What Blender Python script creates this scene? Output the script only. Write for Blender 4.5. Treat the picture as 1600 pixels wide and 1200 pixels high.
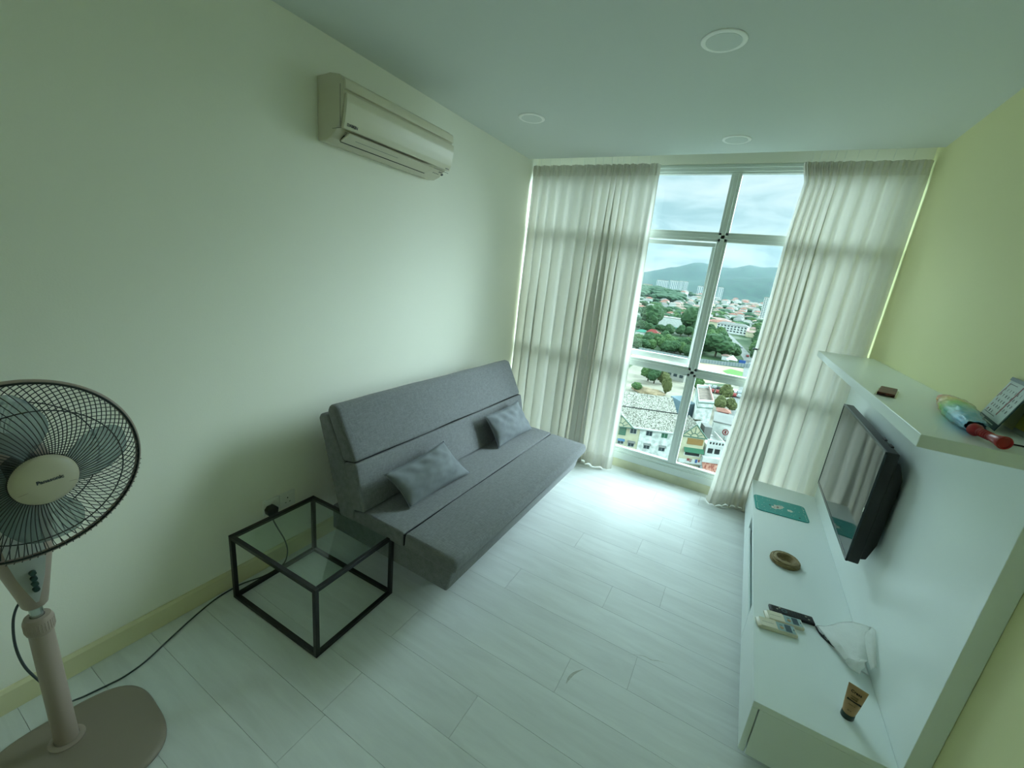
import bpy, bmesh, math, random
from mathutils import Vector, Matrix, noise

for _o in list(bpy.data.objects):
    bpy.data.objects.remove(_o)
SC = bpy.context.scene
COL = SC.collection

# ------------------------------------------------------------------ camera
CAM = Vector((1.9297, -3.6604, 1.6644))
YAW, PITCH, ROLL, FPX = 0.4887, -0.2676, 0.1101, 647.8


def camera_axes():
    cy, sy, cp, sp = math.cos(YAW), math.sin(YAW), math.cos(PITCH), math.sin(PITCH)
    fwd = Vector((-sy * cp, cy * cp, sp))
    right = Vector((cy, sy, 0))
    up = right.cross(fwd)
    cr, sr = math.cos(ROLL), math.sin(ROLL)
    return cr * right + sr * up, -sr * right + cr * up, fwd


_r, _u, _f = camera_axes()
cam_data = bpy.data.cameras.new('camera')
cam_data.sensor_width = 36
cam_data.lens = FPX / 1600 * 36
cam_data.clip_start = 0.02
cam_data.clip_end = 20000
cam = bpy.data.objects.new('camera', cam_data)
COL.objects.link(cam)
M = Matrix(((_r.x, _u.x, -_f.x), (_r.y, _u.y, -_f.y), (_r.z, _u.z, -_f.z))).to_4x4()
M.translation = CAM
cam.matrix_world = M
SC.camera = cam

# ------------------------------------------------------------------ view + sky
SC.view_settings.view_transform = 'Standard'
SC.view_settings.look = 'None'
SC.view_settings.gamma = 1
SC.view_settings.use_curve_mapping = False
SC.view_settings.exposure = 0.12

SC.cycles.max_bounces = 20
SC.cycles.diffuse_bounces = 14
SC.cycles.glossy_bounces = 4
SC.cycles.transparent_max_bounces = 24
SC.cycles.sample_clamp_indirect = 12.0

W = bpy.data.worlds.new('overcast_sky')
SC.world = W
W.use_nodes = True
nt = W.node_tree
nt.nodes.clear()


def wn(kind, **kw):
    n = nt.nodes.new(kind)
    for k, v in kw.items():
        setattr(n, k, v)
    return n


tc = wn('ShaderNodeTexCoord')
sep = wn('ShaderNodeSeparateXYZ')
nt.links.new(tc.outputs['Generated'], sep.inputs[0])
# overcast sky: dim where visible, bright band added above it to light the room
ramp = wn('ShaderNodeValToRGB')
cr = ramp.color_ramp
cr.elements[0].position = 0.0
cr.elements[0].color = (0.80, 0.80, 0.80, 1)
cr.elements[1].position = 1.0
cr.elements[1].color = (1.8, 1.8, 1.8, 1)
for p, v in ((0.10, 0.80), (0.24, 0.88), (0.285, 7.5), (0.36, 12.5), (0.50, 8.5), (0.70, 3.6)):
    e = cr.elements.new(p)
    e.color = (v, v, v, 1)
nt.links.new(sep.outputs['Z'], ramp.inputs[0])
# flattened cloud coordinates
mp = wn('ShaderNodeMapping')
mp.inputs['Scale'].default_value = (1.0, 1.0, 3.2)
nt.links.new(tc.outputs['Generated'], mp.inputs[0])
nz = wn('ShaderNodeTexNoise')
nz.inputs['Scale'].default_value = 7.0
nz.inputs['Detail'].default_value = 7
nz.inputs['Roughness'].default_value = 0.55
nz.inputs['Distortion'].default_value = 0.35
nt.links.new(mp.outputs[0], nz.inputs[0])
cramp = wn('ShaderNodeValToRGB')
cramp.color_ramp.elements[0].position = 0.36
cramp.color_ramp.elements[0].color = (0.46, 0.68, 0.72, 1)
cramp.color_ramp.elements[1].position = 0.66
cramp.color_ramp.elements[1].color = (0.90, 1.02, 1.02, 1)
e = cramp.color_ramp.elements.new(0.5)
e.color = (0.70, 0.90, 0.93, 1)
nt.links.new(nz.outputs[0], cramp.inputs[0])
mul = wn('ShaderNodeMixRGB', blend_type='MULTIPLY')
mul.inputs[0].default_value = 1
nt.links.new(ramp.outputs[0], mul.inputs[1])
nt.links.new(cramp.outputs[0], mul.inputs[2])
# unseen glow added to the sky off to the right, brightening the left wall
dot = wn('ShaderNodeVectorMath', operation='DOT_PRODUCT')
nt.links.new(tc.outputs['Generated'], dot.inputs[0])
GLOW_AZ, GLOW_EL = math.radians(46), math.radians(26)
dot.inputs[1].default_value = (math.sin(GLOW_AZ) * math.cos(GLOW_EL), math.cos(GLOW_AZ) * math.cos(GLOW_EL), math.sin(GLOW_EL))
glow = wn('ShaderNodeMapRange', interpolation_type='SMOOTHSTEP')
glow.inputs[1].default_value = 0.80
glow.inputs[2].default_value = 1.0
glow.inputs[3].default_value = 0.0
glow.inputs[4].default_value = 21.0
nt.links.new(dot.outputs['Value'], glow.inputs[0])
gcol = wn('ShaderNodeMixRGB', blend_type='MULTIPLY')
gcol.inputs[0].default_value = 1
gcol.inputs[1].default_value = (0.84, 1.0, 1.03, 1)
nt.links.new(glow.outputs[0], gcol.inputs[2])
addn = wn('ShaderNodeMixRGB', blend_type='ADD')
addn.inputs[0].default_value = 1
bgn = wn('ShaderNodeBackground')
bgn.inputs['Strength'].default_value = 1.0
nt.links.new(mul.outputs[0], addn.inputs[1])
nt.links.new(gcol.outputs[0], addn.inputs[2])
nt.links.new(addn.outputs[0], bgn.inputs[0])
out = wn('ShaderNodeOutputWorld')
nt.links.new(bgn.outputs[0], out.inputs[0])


# ------------------------------------------------------------------ materials
def lin(c):
    return tuple(((x / 12.92) if x <= 0.04045 else ((x + 0.055) / 1.055) ** 2.4) for x in c)


def rgb(r, g, b):
    return lin((r / 255, g / 255, b / 255)) + (1,)


class Mat:
    def __init__(s, name):
        s.m = bpy.data.materials.new(name)
        s.m.use_nodes = True
        s.t = s.m.node_tree
        s.b = s.t.nodes['Principled BSDF']
        s.o = s.t.nodes['Material Output']

    def n(s, kind, **kw):
        x = s.t.nodes.new(kind)
        for k, v in kw.items():
            setattr(x, k, v)
        return x

    def l(s, a, b):
        s.t.links.new(a, b)


def mat(name, col, rough=0.5, metal=0.0, spec=0.5, noise_scale=0, noise_amt=0.0, bump=0.0, bump_scale=50, col2=None, sheen=0, coat=0, stretch=None):
    q = Mat(name)
    b = q.b
    b.inputs['Roughness'].default_value = rough
    b.inputs['Metallic'].default_value = metal
    b.inputs['Specular IOR Level'].default_value = spec
    if sheen:
        b.inputs['Sheen Weight'].default_value = sheen
    if coat:
        b.inputs['Coat Weight'].default_value = coat
    b.inputs['Base Color'].default_value = col
    if noise_amt or bump or col2:
        tcn = q.n('ShaderNodeTexCoord')
        src = tcn.outputs['Object']
        if stretch:
            mpn = q.n('ShaderNodeMapping')
            mpn.inputs['Scale'].default_value = stretch
            q.l(src, mpn.inputs[0])
            src = mpn.outputs[0]
    if noise_amt or col2:
        t = q.n('ShaderNodeTexNoise')
        t.inputs['Scale'].default_value = noise_scale or 5
        t.inputs['Detail'].default_value = 6
        q.l(src, t.inputs[0])
        r = q.n('ShaderNodeValToRGB')
        c2 = col2 or tuple(min(1, x * (1 + noise_amt)) for x in col[:3]) + (1,)
        c1 = col if col2 else tuple(x * (1 - noise_amt) for x in col[:3]) + (1,)
        r.color_ramp.elements[0].color = c1
        r.color_ramp.elements[0].position = 0.35
        r.color_ramp.elements[1].color = c2
        r.color_ramp.elements[1].position = 0.65
        q.l(t.outputs[0], r.inputs[0])
        q.l(r.outputs[0], b.inputs['Base Color'])
    if bump:
        t2 = q.n('ShaderNodeTexNoise')
        t2.inputs['Scale'].default_value = bump_scale
        t2.inputs['Detail'].default_value = 4
        q.l(src, t2.inputs[0])
        bn = q.n('ShaderNodeBump')
        bn.inputs['Strength'].default_value = bump
        bn.inputs['Distance'].default_value = 0.01
        q.l(t2.outputs[0], bn.inputs['Height'])
        q.l(bn.outputs[0], b.inputs['Normal'])
    return q.m


def glass_mat(name, tint, refl=1.0, rough=0.0):
    """thin clear sheet: tinted see-through with view-angle reflection (Schlick)"""
    q = Mat(name)
    q.t.nodes.remove(q.b)
    tr = q.n('ShaderNodeBsdfTransparent')
    tr.inputs[0].default_value = tint + (1,)
    gl = q.n('ShaderNodeBsdfGlossy')
    gl.inputs['Roughness'].default_value = rough
    lw = q.n('ShaderNodeLayerWeight')
    lw.inputs[0].default_value = 0.5
    pw = q.n('ShaderNodeMath', operation='POWER')
    pw.inputs[1].default_value = 5.0
    q.l(lw.outputs['Facing'], pw.inputs[0])
    ma = q.n('ShaderNodeMath', operation='MULTIPLY_ADD')
    ma.inputs[1].default_value = 0.96 * refl
    ma.inputs[2].default_value = 0.04 * refl
    ma.use_clamp = True
    q.l(pw.outputs[0], ma.inputs[0])
    mx = q.n('ShaderNodeMixShader')
    q.l(ma.outputs[0], mx.inputs[0])
    q.l(tr.outputs[0], mx.inputs[1])
    q.l(gl.outputs[0], mx.inputs[2])
    q.l(mx.outputs[0], q.o.inputs[0])
    return q.m


def cloth_mat(name, col, trans=0.5, weave=900):
    q = Mat(name)
    q.t.nodes.remove(q.b)
    d = q.n('ShaderNodeBsdfDiffuse')
    t = q.n('ShaderNodeBsdfTranslucent')
    d.inputs[0].default_value = col
    t.inputs[0].default_value = tuple(min(1, c * 1.0) for c in col[:3]) + (1,)
    tcn = q.n('ShaderNodeTexCoord')
    mpn = q.n('ShaderNodeMapping')
    mpn.inputs['Scale'].default_value = (1, 1, 0.12)
    q.l(tcn.outputs['Object'], mpn.inputs[0])
    ns = q.n('ShaderNodeTexNoise')
    ns.inputs['Scale'].default_value = 120
    ns.inputs['Detail'].default_value = 3
    q.l(mpn.outputs[0], ns.inputs[0])
    bn = q.n('ShaderNodeBump')
    bn.inputs['Strength'].default_value = 0.12
    bn.inputs['Distance'].default_value = 0.004
    q.l(ns.outputs[0], bn.inputs['Height'])
    q.l(bn.outputs[0], d.inputs['Normal'])
    mx = q.n('ShaderNodeMixShader')
    mx.inputs[0].default_value = trans
    q.l(d.outputs[0], mx.inputs[1])
    q.l(t.outputs[0], mx.inputs[2])
    q.l(mx.outputs[0], q.o.inputs[0])
    return q.m


MT = {}
MT['wall'] = mat('wall_paint', rgb(243, 242, 230), 0.75, spec=0.2, bump=0.04, bump_scale=160)
MT['ceiling'] = mat('ceiling_paint', rgb(214, 219, 216), 0.8, spec=0.2)
MT['yellow'] = mat('yellow_paint', rgb(228, 226, 176), 0.6, spec=0.3, bump=0.03, bump_scale=160)
MT['skirt'] = mat('cream_skirting', rgb(220, 214, 176), 0.5)
MT['kerb'] = mat('cream_kerb', rgb(208, 208, 180), 0.7, noise_scale=8, noise_amt=0.08)
MT['frame'] = mat('window_aluminium', rgb(218, 226, 222), 0.45, spec=0.5)
MT['white_lam'] = mat('white_laminate', rgb(232, 240, 240), 0.28, spec=0.5)
MT['slot'] = mat('shadow_gap_grey', rgb(70, 74, 72), 0.7)
MT['black_metal'] = mat('black_metal', rgb(16, 17, 18), 0.38, spec=0.5)
MT['black_plastic'] = mat('black_plastic', rgb(14, 15, 16), 0.4)
MT['ac_body'] = mat('air_conditioner_plastic', rgb(206, 200, 180), 0.4)
MT['ac_panel'] = mat('air_conditioner_panel', rgb(220, 214, 192), 0.32)
MT['ac_dark'] = mat('vent_dark', rgb(22, 26, 22), 0.7)
MT['grey_print'] = mat('grey_print', rgb(70, 76, 84), 0.5)
MT['white_plastic'] = mat('white_plastic', rgb(232, 234, 228), 0.35)
MT['ring_white'] = mat('gloss_white_ring', rgb(252, 253, 252), 0.3)
MT['diffuser'] = mat('frosted_diffuser', rgb(214, 220, 218), 0.5)
MT['taupe'] = mat('taupe_plastic', rgb(158, 142, 132), 0.42)
MT['taupe_dark'] = mat('taupe_plastic_base', rgb(140, 128, 116), 0.45)
MT['fan_face'] = mat('fan_badge_face', rgb(192, 184, 164), 0.35)
MT['silver'] = mat('silver_panel', rgb(206, 210, 208), 0.4)
MT['chrome'] = mat('chrome_tube', rgb(190, 198, 196), 0.2, metal=0.9)
MT['wire'] = mat('dark_wire', rgb(20, 28, 28), 0.4)
MT['cord'] = mat('grey_cord', rgb(60, 70, 72), 0.5)
MT['brass'] = mat('brass_pin', rgb(150, 130, 80), 0.35, metal=0.8)
MT['glass'] = glass_mat('window_glass', (0.924, 0.982, 0.990), 0.7)
MT['table_glass'] = glass_mat('table_glass', (0.89, 0.965, 0.94), 1.6)
MT['curtain'] = cloth_mat('curtain_cloth', rgb(226, 223, 214), 0.125)
MT['curtain2'] = cloth_mat('curtain_double_cloth', rgb(218, 214, 204), 0.115)


def fan_blade_mat():
    q = Mat('tinted_blade')
    q.b.inputs['Base Color'].default_value = rgb(150, 168, 170)
    q.b.inputs['Roughness'].default_value = 0.15
    tr = q.n('ShaderNodeBsdfTransparent')
    tr.inputs[0].default_value = (0.78, 0.84, 0.85, 1)
    mx = q.n('ShaderNodeMixShader')
    mx.inputs[0].default_value = 0.5
    q.l(tr.outputs[0], mx.inputs[1])
    q.l(q.b.outputs[0], mx.inputs[2])
    q.l(mx.outputs[0], q.o.inputs[0])
    return q.m


MT['blade'] = fan_blade_mat()


def sofa_mat():
    q = Mat('grey_woven_upholstery')
    b = q.b
    b.inputs['Roughness'].default_value = 0.92
    b.inputs['Specular IOR Level'].default_value = 0.15
    b.inputs['Sheen Weight'].default_value = 0.15
    tcn = q.n('ShaderNodeTexCoord')
    w1 = q.n('ShaderNodeTexNoise')
    w1.inputs['Scale'].default_value = 260
    m1 = q.n('ShaderNodeMapping')
    m1.inputs['Scale'].default_value = (1, 0.14, 1)
    m2 = q.n('ShaderNodeMapping')
    m2.inputs['Scale'].default_value = (0.14, 1, 0.14)
    w2 = q.n('ShaderNodeTexNoise')
    w2.inputs['Scale'].default_value = 260
    q.l(tcn.outputs['Object'], m1.inputs[0])
    q.l(tcn.outputs['Object'], m2.inputs[0])
    q.l(m1.outputs[0], w1.inputs[0])
    q.l(m2.outputs[0], w2.inputs[0])
    ad = q.n('ShaderNodeMath', operation='ADD')
    q.l(w1.outputs[0], ad.inputs[0])
    q.l(w2.outputs[0], ad.inputs[1])
    hf = q.n('ShaderNodeMath', operation='MULTIPLY')
    hf.inputs[1].default_value = 0.5
    q.l(ad.outputs[0], hf.inputs[0])
    r = q.n('ShaderNodeValToRGB')
    r.color_ramp.elements[0].position = 0.35
    r.color_ramp.elements[0].color = rgb(108, 109, 112)
    r.color_ramp.elements[1].position = 0.65
    r.color_ramp.elements[1].color = rgb(130, 131, 134)
    q.l(hf.outputs[0], r.inputs[0])
    q.l(r.outputs[0], b.inputs['Base Color'])
    bn = q.n('ShaderNodeBump')
    bn.inputs['Strength'].default_value = 0.35
    bn.inputs['Distance'].default_value = 0.002
    q.l(hf.outputs[0], bn.inputs['Height'])
    q.l(bn.outputs[0], b.inputs['Normal'])
    return q.m


MT['sofa'] = sofa_mat()
MT['pillow'] = mat('grey_pillow_cloth', rgb(122, 126, 131), 0.95, spec=0.15, noise_scale=30, noise_amt=0.05, bump=0.15, bump_scale=300)
MT['seam'] = mat('dark_seam', rgb(34, 36, 40), 0.9)


def floor_mat():
    """pale oak-look planks: tone from a per-plank attribute, grain along x"""
    q = Mat('pale_plank_floor')
    b = q.b
    b.inputs['Roughness'].default_value = 0.42
    b.inputs['Specular IOR Level'].default_value = 0.35
    at = q.n('ShaderNodeAttribute', attribute_name='tone')
    tcn = q.n('ShaderNodeTexCoord')
    av = q.n('ShaderNodeVectorMath', operation='MULTIPLY')
    av.inputs[1].default_value = (9, 7, 5)
    q.l(at.outputs['Color'], av.inputs[0])
    ad = q.n('ShaderNodeVectorMath', operation='ADD')
    q.l(tcn.outputs['Object'], ad.inputs[0])
    q.l(av.outputs[0], ad.inputs[1])
    mpn = q.n('ShaderNodeMapping')
    mpn.inputs['Scale'].default_value = (1.1, 7.5, 1)
    q.l(ad.outputs[0], mpn.inputs[0])
    n1 = q.n('ShaderNodeTexNoise')
    n1.inputs['Scale'].default_value = 2.2
    n1.inputs['Detail'].default_value = 9
    n1.inputs['Roughness'].default_value = 0.62
    n1.inputs['Distortion'].default_value = 0.5
    q.l(mpn.outputs[0], n1.inputs[0])
    r = q.n('ShaderNodeValToRGB')
    r.color_ramp.elements[0].position = 0.3
    r.color_ramp.elements[0].color = rgb(208, 211, 211)
    r.color_ramp.elements[1].position = 0.66
    r.color_ramp.elements[1].color = rgb(222, 226, 226)
    q.l(n1.outputs[0], r.inputs[0])
    # plank tone shift
    mr = q.n('ShaderNodeMapRange')
    mr.inputs[3].default_value = 0.95
    mr.inputs[4].default_value = 1.04
    q.l(at.outputs['Fac'], mr.inputs[0])
    mu = q.n('ShaderNodeMixRGB', blend_type='MULTIPLY')
    mu.inputs[0].default_value = 1
    q.l(r.outputs[0], mu.inputs[1])
    q.l(mr.outputs[0], mu.inputs[2])
    q.l(mu.outputs[0], b.inputs['Base Color'])
    bn = q.n('ShaderNodeBump')
    bn.inputs['Strength'].default_value = 0.12
    bn.inputs['Distance'].default_value = 0.003
    q.l(n1.outputs[0], bn.inputs['Height'])
    q.l(bn.outputs[0], b.inputs['Normal'])
    return q.m


MT['floor'] = floor_mat()

# ------------------------------------------------------------------ mesh helpers
ORIGIN = {}


def world_origin(o):
    return ORIGIN.get(o.name, Vector((0, 0, 0)))


def empty(name, loc, label=None, cat=None, group=None):
    o = bpy.data.objects.new(name, None)
    o.empty_display_size = 0.1
    COL.objects.link(o)
    o.location = loc
    ORIGIN[o.name] = Vector(loc)
    tag(o, label, cat, group)
    return o


def tag(o, label=None, cat=None, group=None, kind=None):
    if label:
        o['label'] = label
    if cat:
        o['category'] = cat
    if group:
        o['group'] = group
    if kind:
        o['kind'] = kind
    return o


def obj(name, bm, m, parent=None, smooth=None, local=False):
    """link a bmesh (world coordinates unless local) as ONE mesh object"""
    me = bpy.data.meshes.new(name)
    if parent is not None and not local:
        off = world_origin(parent)
        for v in bm.verts:
            v.co -= off
    bmesh.ops.recalc_face_normals(bm, faces=bm.faces)
    bm.to_mesh(me)
    bm.free()
    ms = m if isinstance(m, (list, tuple)) else [m]
    for x in ms:
        me.materials.append(x)
    if smooth is not None:
        for p in me.polygons:
            p.use_smooth = True
        if smooth < 180:
            try:
                me.set_sharp_from_angle(angle=math.radians(smooth))
            except Exception:
                pass
    o = bpy.data.objects.new(name, me)
    COL.objects.link(o)
    if parent is not None:
        o.parent = parent
        ORIGIN[o.name] = world_origin(parent).copy()
    else:
        ORIGIN[o.name] = Vector((0, 0, 0))
    return o


def struct(name, bm, m, parent=None, smooth=None):
    o = obj(name, bm, m, parent, smooth)
    if parent is None:
        o['kind'] = 'structure'
    return o


def recentre(o):
    """give a single-mesh thing its own origin at the centre of its base"""
    me = o.data
    lo = Vector((min(v.co.x for v in me.vertices), min(v.co.y for v in me.vertices), min(v.co.z for v in me.vertices)))
    hi = Vector((max(v.co.x for v in me.vertices), max(v.co.y for v in me.vertices), 0))
    c = Vector(((lo.x + hi.x) / 2, (lo.y + hi.y) / 2, lo.z))
    for v in me.vertices:
        v.co -= c
    o.location = c
    ORIGIN[o.name] = c
    return o


def BM():
    return bmesh.new()


def box(bm, x0, x1, y0, y1, z0, z1, bev=0, seg=2, mi=0, mtx=None):
    r = bmesh.ops.create_cube(bm, size=1)
    vs = r['verts']
    for v in vs:
        v.co = Vector(((x0 + x1) / 2 + v.co.x * (x1 - x0), (y0 + y1) / 2 + v.co.y * (y1 - y0), (z0 + z1) / 2 + v.co.z * (z1 - z0)))
    fs = set(f for v in vs for f in v.link_faces)
    for f in fs:
        f.material_index = mi
    if bev:
        es = set(e for v in vs for e in v.link_edges)
        rr = bmesh.ops.bevel(bm, geom=list(es), offset=bev, segments=seg, profile=0.5, affect='EDGES')
        vs = list(set(v for f in rr['faces'] for v in f.verts) | set(v for v in vs if v.is_valid))
        for f in rr['faces']:
            f.material_index = mi
    if mtx is not None:
        for v in vs:
            v.co = mtx @ v.co
    return vs


def cyl(bm, p0, p1, r0, r1=None, n=24, cap=True, mi=0):
    p0, p1 = Vector(p0), Vector(p1)
    r1 = r0 if r1 is None else r1
    d = (p1 - p0).normalized()
    a = d.orthogonal().normalized()
    b = d.cross(a)
    A, B = [], []
    for i in range(n):
        t = 2 * math.pi * i / n
        w = a * math.cos(t) + b * math.sin(t)
        A.append(bm.verts.new(p0 + w * r0))
        B.append(bm.verts.new(p1 + w * r1))
    for i in range(n):
        j = (i + 1) % n
        f = bm.faces.new((A[i], A[j], B[j], B[i]))
        f.material_index = mi
    if cap:
        bm.faces.new(A[::-1]).material_index = mi
        bm.faces.new(B).material_index = mi
    return A + B


def tube(bm, pts, r, n=8, closed=False, mi=0, radii=None):
    pts = [Vector(p) for p in pts]
    rings = []
    prev = None
    N = len(pts)
    for i, p in enumerate(pts):
        if closed:
            d = pts[(i + 1) % N] - pts[i - 1]
        else:
            d = pts[min(i + 1, N - 1)] - pts[max(i - 1, 0)]
        d.normalize()
        if prev is None:
            a = d.orthogonal().normalized()
        else:
            a = (prev - d * prev.dot(d))
            a = a.normalized() if a.length > 1e-6 else d.orthogonal().normalized()
        prev = a
        b = d.cross(a)
        rr = radii[i] if radii else r
        rings.append([bm.verts.new(p + (a * math.cos(2 * math.pi * k / n) + b * math.sin(2 * math.pi * k / n)) * rr) for k in range(n)])
    cnt = N if closed else N - 1
    for i in range(cnt):
        A, B = rings[i], rings[(i + 1) % N]
        for k in range(n):
            bm.faces.new((A[k], A[(k + 1) % n], B[(k + 1) % n], B[k])).material_index = mi
    if not closed:
        bm.faces.new(rings[0][::-1]).material_index = mi
        bm.faces.new(rings[-1]).material_index = mi


def lathe(bm, prof, o=(0, 0, 0), axis=(0, 0, 1), n=32, mi=0, close=False):
    """prof: list of (radius, height)"""
    o, ax = Vector(o), Vector(axis).normalized()
    a = ax.orthogonal().normalized()
    b = ax.cross(a)
    rings = []
    for (r, h) in prof:
        if r < 1e-6:
            rings.append([bm.verts.new(o + ax * h)])
        else:
            rings.append([bm.verts.new(o + ax * h + (a * math.cos(2 * math.pi * k / n) + b * math.sin(2 * math.pi * k / n)) * r) for k in range(n)])
    seq = list(range(len(rings) - 1))
    pairs = [(rings[i], rings[i + 1]) for i in seq]
    if close:
        pairs.append((rings[-1], rings[0]))
    for A, B in pairs:
        for k in range(n):
            j = (k + 1) % n
            if len(A) == 1 and len(B) == 1:
                continue
            if len(A) == 1:
                f = bm.faces.new((A[0], B[j], B[k]))
            elif len(B) == 1:
                f = bm.faces.new((A[k], A[j], B[0]))
            else:
                f = bm.faces.new((A[k], A[j], B[j], B[k]))
            f.material_index = mi


def prism(bm, pts, d, mi=0, bev=0, seg=2):
    """polygon pts (3D) extruded by vector d"""
    d = Vector(d)
    A = [bm.verts.new(Vector(p)) for p in pts]
    B = [bm.verts.new(Vector(p) + d) for p in pts]
    n = len(pts)
    fs = [bm.faces.new(A[::-1]), bm.faces.new(B)]
    for i in range(n):
        fs.append(bm.faces.new((A[i], A[(i + 1) % n], B[(i + 1) % n], B[i])))
    for f in fs:
        f.material_index = mi
    if bev:
        es = set(e for v in A + B for e in v.link_edges)
        bmesh.ops.bevel(bm, geom=list(es), offset=bev, segments=seg, profile=0.5, affect='EDGES')


def grid(bm, fn, nu, nv, mi=0, closed_u=False):
    vs = [[bm.verts.new(Vector(fn(i / nu, j / nv))) for j in range(nv + 1)] for i in range(nu + (0 if closed_u else 1))]
    L = len(vs)
    for i in range(nu):
        for j in range(nv):
            bm.faces.new((vs[i % L][j], vs[(i + 1) % L][j], vs[(i + 1) % L][j + 1], vs[i % L][j + 1])).material_index = mi
    return vs


def catmull(pts, n=8):
    P = [Vector(p) for p in pts]
    P = [P[0] * 2 - P[1]] + P + [P[-1] * 2 - P[-2]]
    o = []
    for i in range(1, len(P) - 2):
        for k in range(n):
            t = k / n
            a, b, c, d = P[i - 1], P[i], P[i + 1], P[i + 2]
            o.append(0.5 * ((2 * b) + (c - a) * t + (2 * a - 5 * b + 4 * c - d) * t * t + (3 * b - a - 3 * c + d) * t ** 3))
    o.append(P[-2])
    return o


def interp(tab, x):
    if x <= tab[0][0]:
        return tab[0][1]
    for (a, va), (b, vb) in zip(tab, tab[1:]):
        if x <= b:
            return va + (vb - va) * (x - a) / (b - a)
    return tab[-1][1]


def lettering(name, s, size, right, up, at, m, parent, depth=0.0006, bold=0.0, name_obj=None):
    """raised printed letters, `at` = centre, laid out along right/up"""
    c = bpy.data.curves.new(name, 'FONT')
    c.body = s
    c.size = size
    c.extrude = depth
    c.offset = bold
    c.align_x = 'CENTER'
    c.align_y = 'CENTER'
    c.resolution_u = 3
    tmp = bpy.data.objects.new(name, c)
    COL.objects.link(tmp)
    bpy.context.view_layer.update()
    me = bpy.data.meshes.new_from_object(tmp.evaluated_get(bpy.context.evaluated_depsgraph_get()))
    bpy.data.objects.remove(tmp)
    bpy.data.curves.remove(c)
    R, U = Vector(right).normalized(), Vector(up).normalized()
    N = R.cross(U).normalized()
    U = N.cross(R)
    off = world_origin(parent)
    for v in me.vertices:
        v.co = Vector(at) + R * v.co.x + U * v.co.y + N * (v.co.z + depth) - off
    me.name = name
    me.materials.clear()
    me.materials.append(m)
    o = bpy.data.objects.new(name, me)
    COL.objects.link(o)
    o.parent = parent
    ORIGIN[o.name] = off.copy()
    return o


def poly_face(bm, pts, mi=0):
    f = bm.faces.new([bm.verts.new(Vector(p)) for p in pts])
    f.material_index = mi
    return f

# ================================================================== THE ROOM
H = 2.6
RW = 2.703
YB = -4.7
random.seed(7)

# floor: planks running across the room, 0.19 m rows
bm = BM()
tone = bm.faces.layers.float.new('ptone')
JO = {(-1.01): 1.90, (-1.20): 1.655, (-1.39): 1.30, (-1.58): 1.87, (-1.77): 1.61, (-1.96): 1.12, (-2.15): 0.62, (-2.34): 1.583, (-2.53): 0.85, (-2.72): 1.33, (-2.91): 2.1, (-3.10): 0.9}
rows = []
y = -2.34 - 0.19 * 20
k = 0
tones = []
while y < 0.0:
    y1 = min(y + 0.19, 0.0)
    jx = JO.get(round(y, 2), random.uniform(0.4, 2.3))
    xs = [jx - 1.22, jx, jx + 1.22, jx + 2.44]
    xs = [0.0] + [x for x in sorted(set([jx - 1.22, jx, jx + 1.22])) if 0.02 < x < RW - 0.02] + [RW]
    for a, b in zip(xs, xs[1:]):
        g = 0.0006
        vs = box(bm, a + g, b - g, max(y, YB) + g, y1 - g, -0.008, 0.0)
        tones.append(random.random())
        fs = set(f for v in vs for f in v.link_faces)
        for f in fs:
            f[tone] = tones[-1]
    y += 0.19
vs = box(bm, -0.15, RW + 0.15, YB - 0.15, 0.0, -0.20, -0.0081)
for f in set(f for v in vs for f in v.link_faces):
    f.material_index = 1
    f[tone] = 0
fl = struct('floor', bm, [MT['floor'], mat('plank_joint', rgb(126, 132, 128), 0.8)])
src = fl.data.attributes['ptone']
vals = [d.value for d in src.data]
dst = fl.data.attributes.new('tone', 'FLOAT_COLOR', 'CORNER')
for p in fl.data.polygons:
    for li in p.loop_indices:
        v = vals[p.index]
        dst.data[li].color = (v, (v * 7.3) % 1, (v * 3.7) % 1, 1)

# worn marks on the planks
for pts_, wd_, col_ in (([(1.611, -2.275), (1.612, -2.246), (1.622, -2.210), (1.649, -2.168)], 0.0060, rgb(180, 182, 175)), ([(1.80, -1.972), (1.86, -1.940), (1.90, -1.938), (1.93, -1.923), (1.98, -1.912)], 0.0022, rgb(188, 190, 184))):
    cp_ = catmull([(x, y, 0.0002) for x, y in pts_], 6)
    b_m = BM()
    L_, R_ = [], []
    for i, p in enumerate(cp_):
        d_ = (cp_[min(i + 1, len(cp_) - 1)] - cp_[max(i - 1, 0)]).normalized()
        n_ = Vector((-d_.y, d_.x, 0)) * wd_ * math.sin(math.pi * (i + 0.6) / (len(cp_) + 0.2))
        L_.append(b_m.verts.new(p + n_)); R_.append(b_m.verts.new(p - n_))
    for i in range(len(cp_) - 1):
        b_m.faces.new((L_[i], L_[i + 1], R_[i + 1], R_[i]))
    obj('scuff_mark', b_m, mat('scuffed_plank', col_, 0.6, noise_scale=90, noise_amt=0.15), fl)

bm = BM(); box(bm, -0.15, 0, YB - 0.15, 0.12, -0.2, 2.9); struct('wall_left', bm, MT['wall'])
bm = BM(); box(bm, RW, RW + 0.15, YB - 0.15, 0.12, -0.2, 2.9); struct('wall_right', bm, MT['yellow'])
bm = BM(); box(bm, 0, RW, YB - 0.15, YB, 0.0, 2.9); struct('wall_back', bm, MT['wall'])
bm = BM(); box(bm, 0, RW, YB, -0.17, H, 2.9); struct('ceiling', bm, MT['ceiling'])
bm = BM(); box(bm, 0, RW, -0.17, 0.12, 2.74, 2.9); struct('trim_1', bm, MT['ceiling'])
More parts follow.
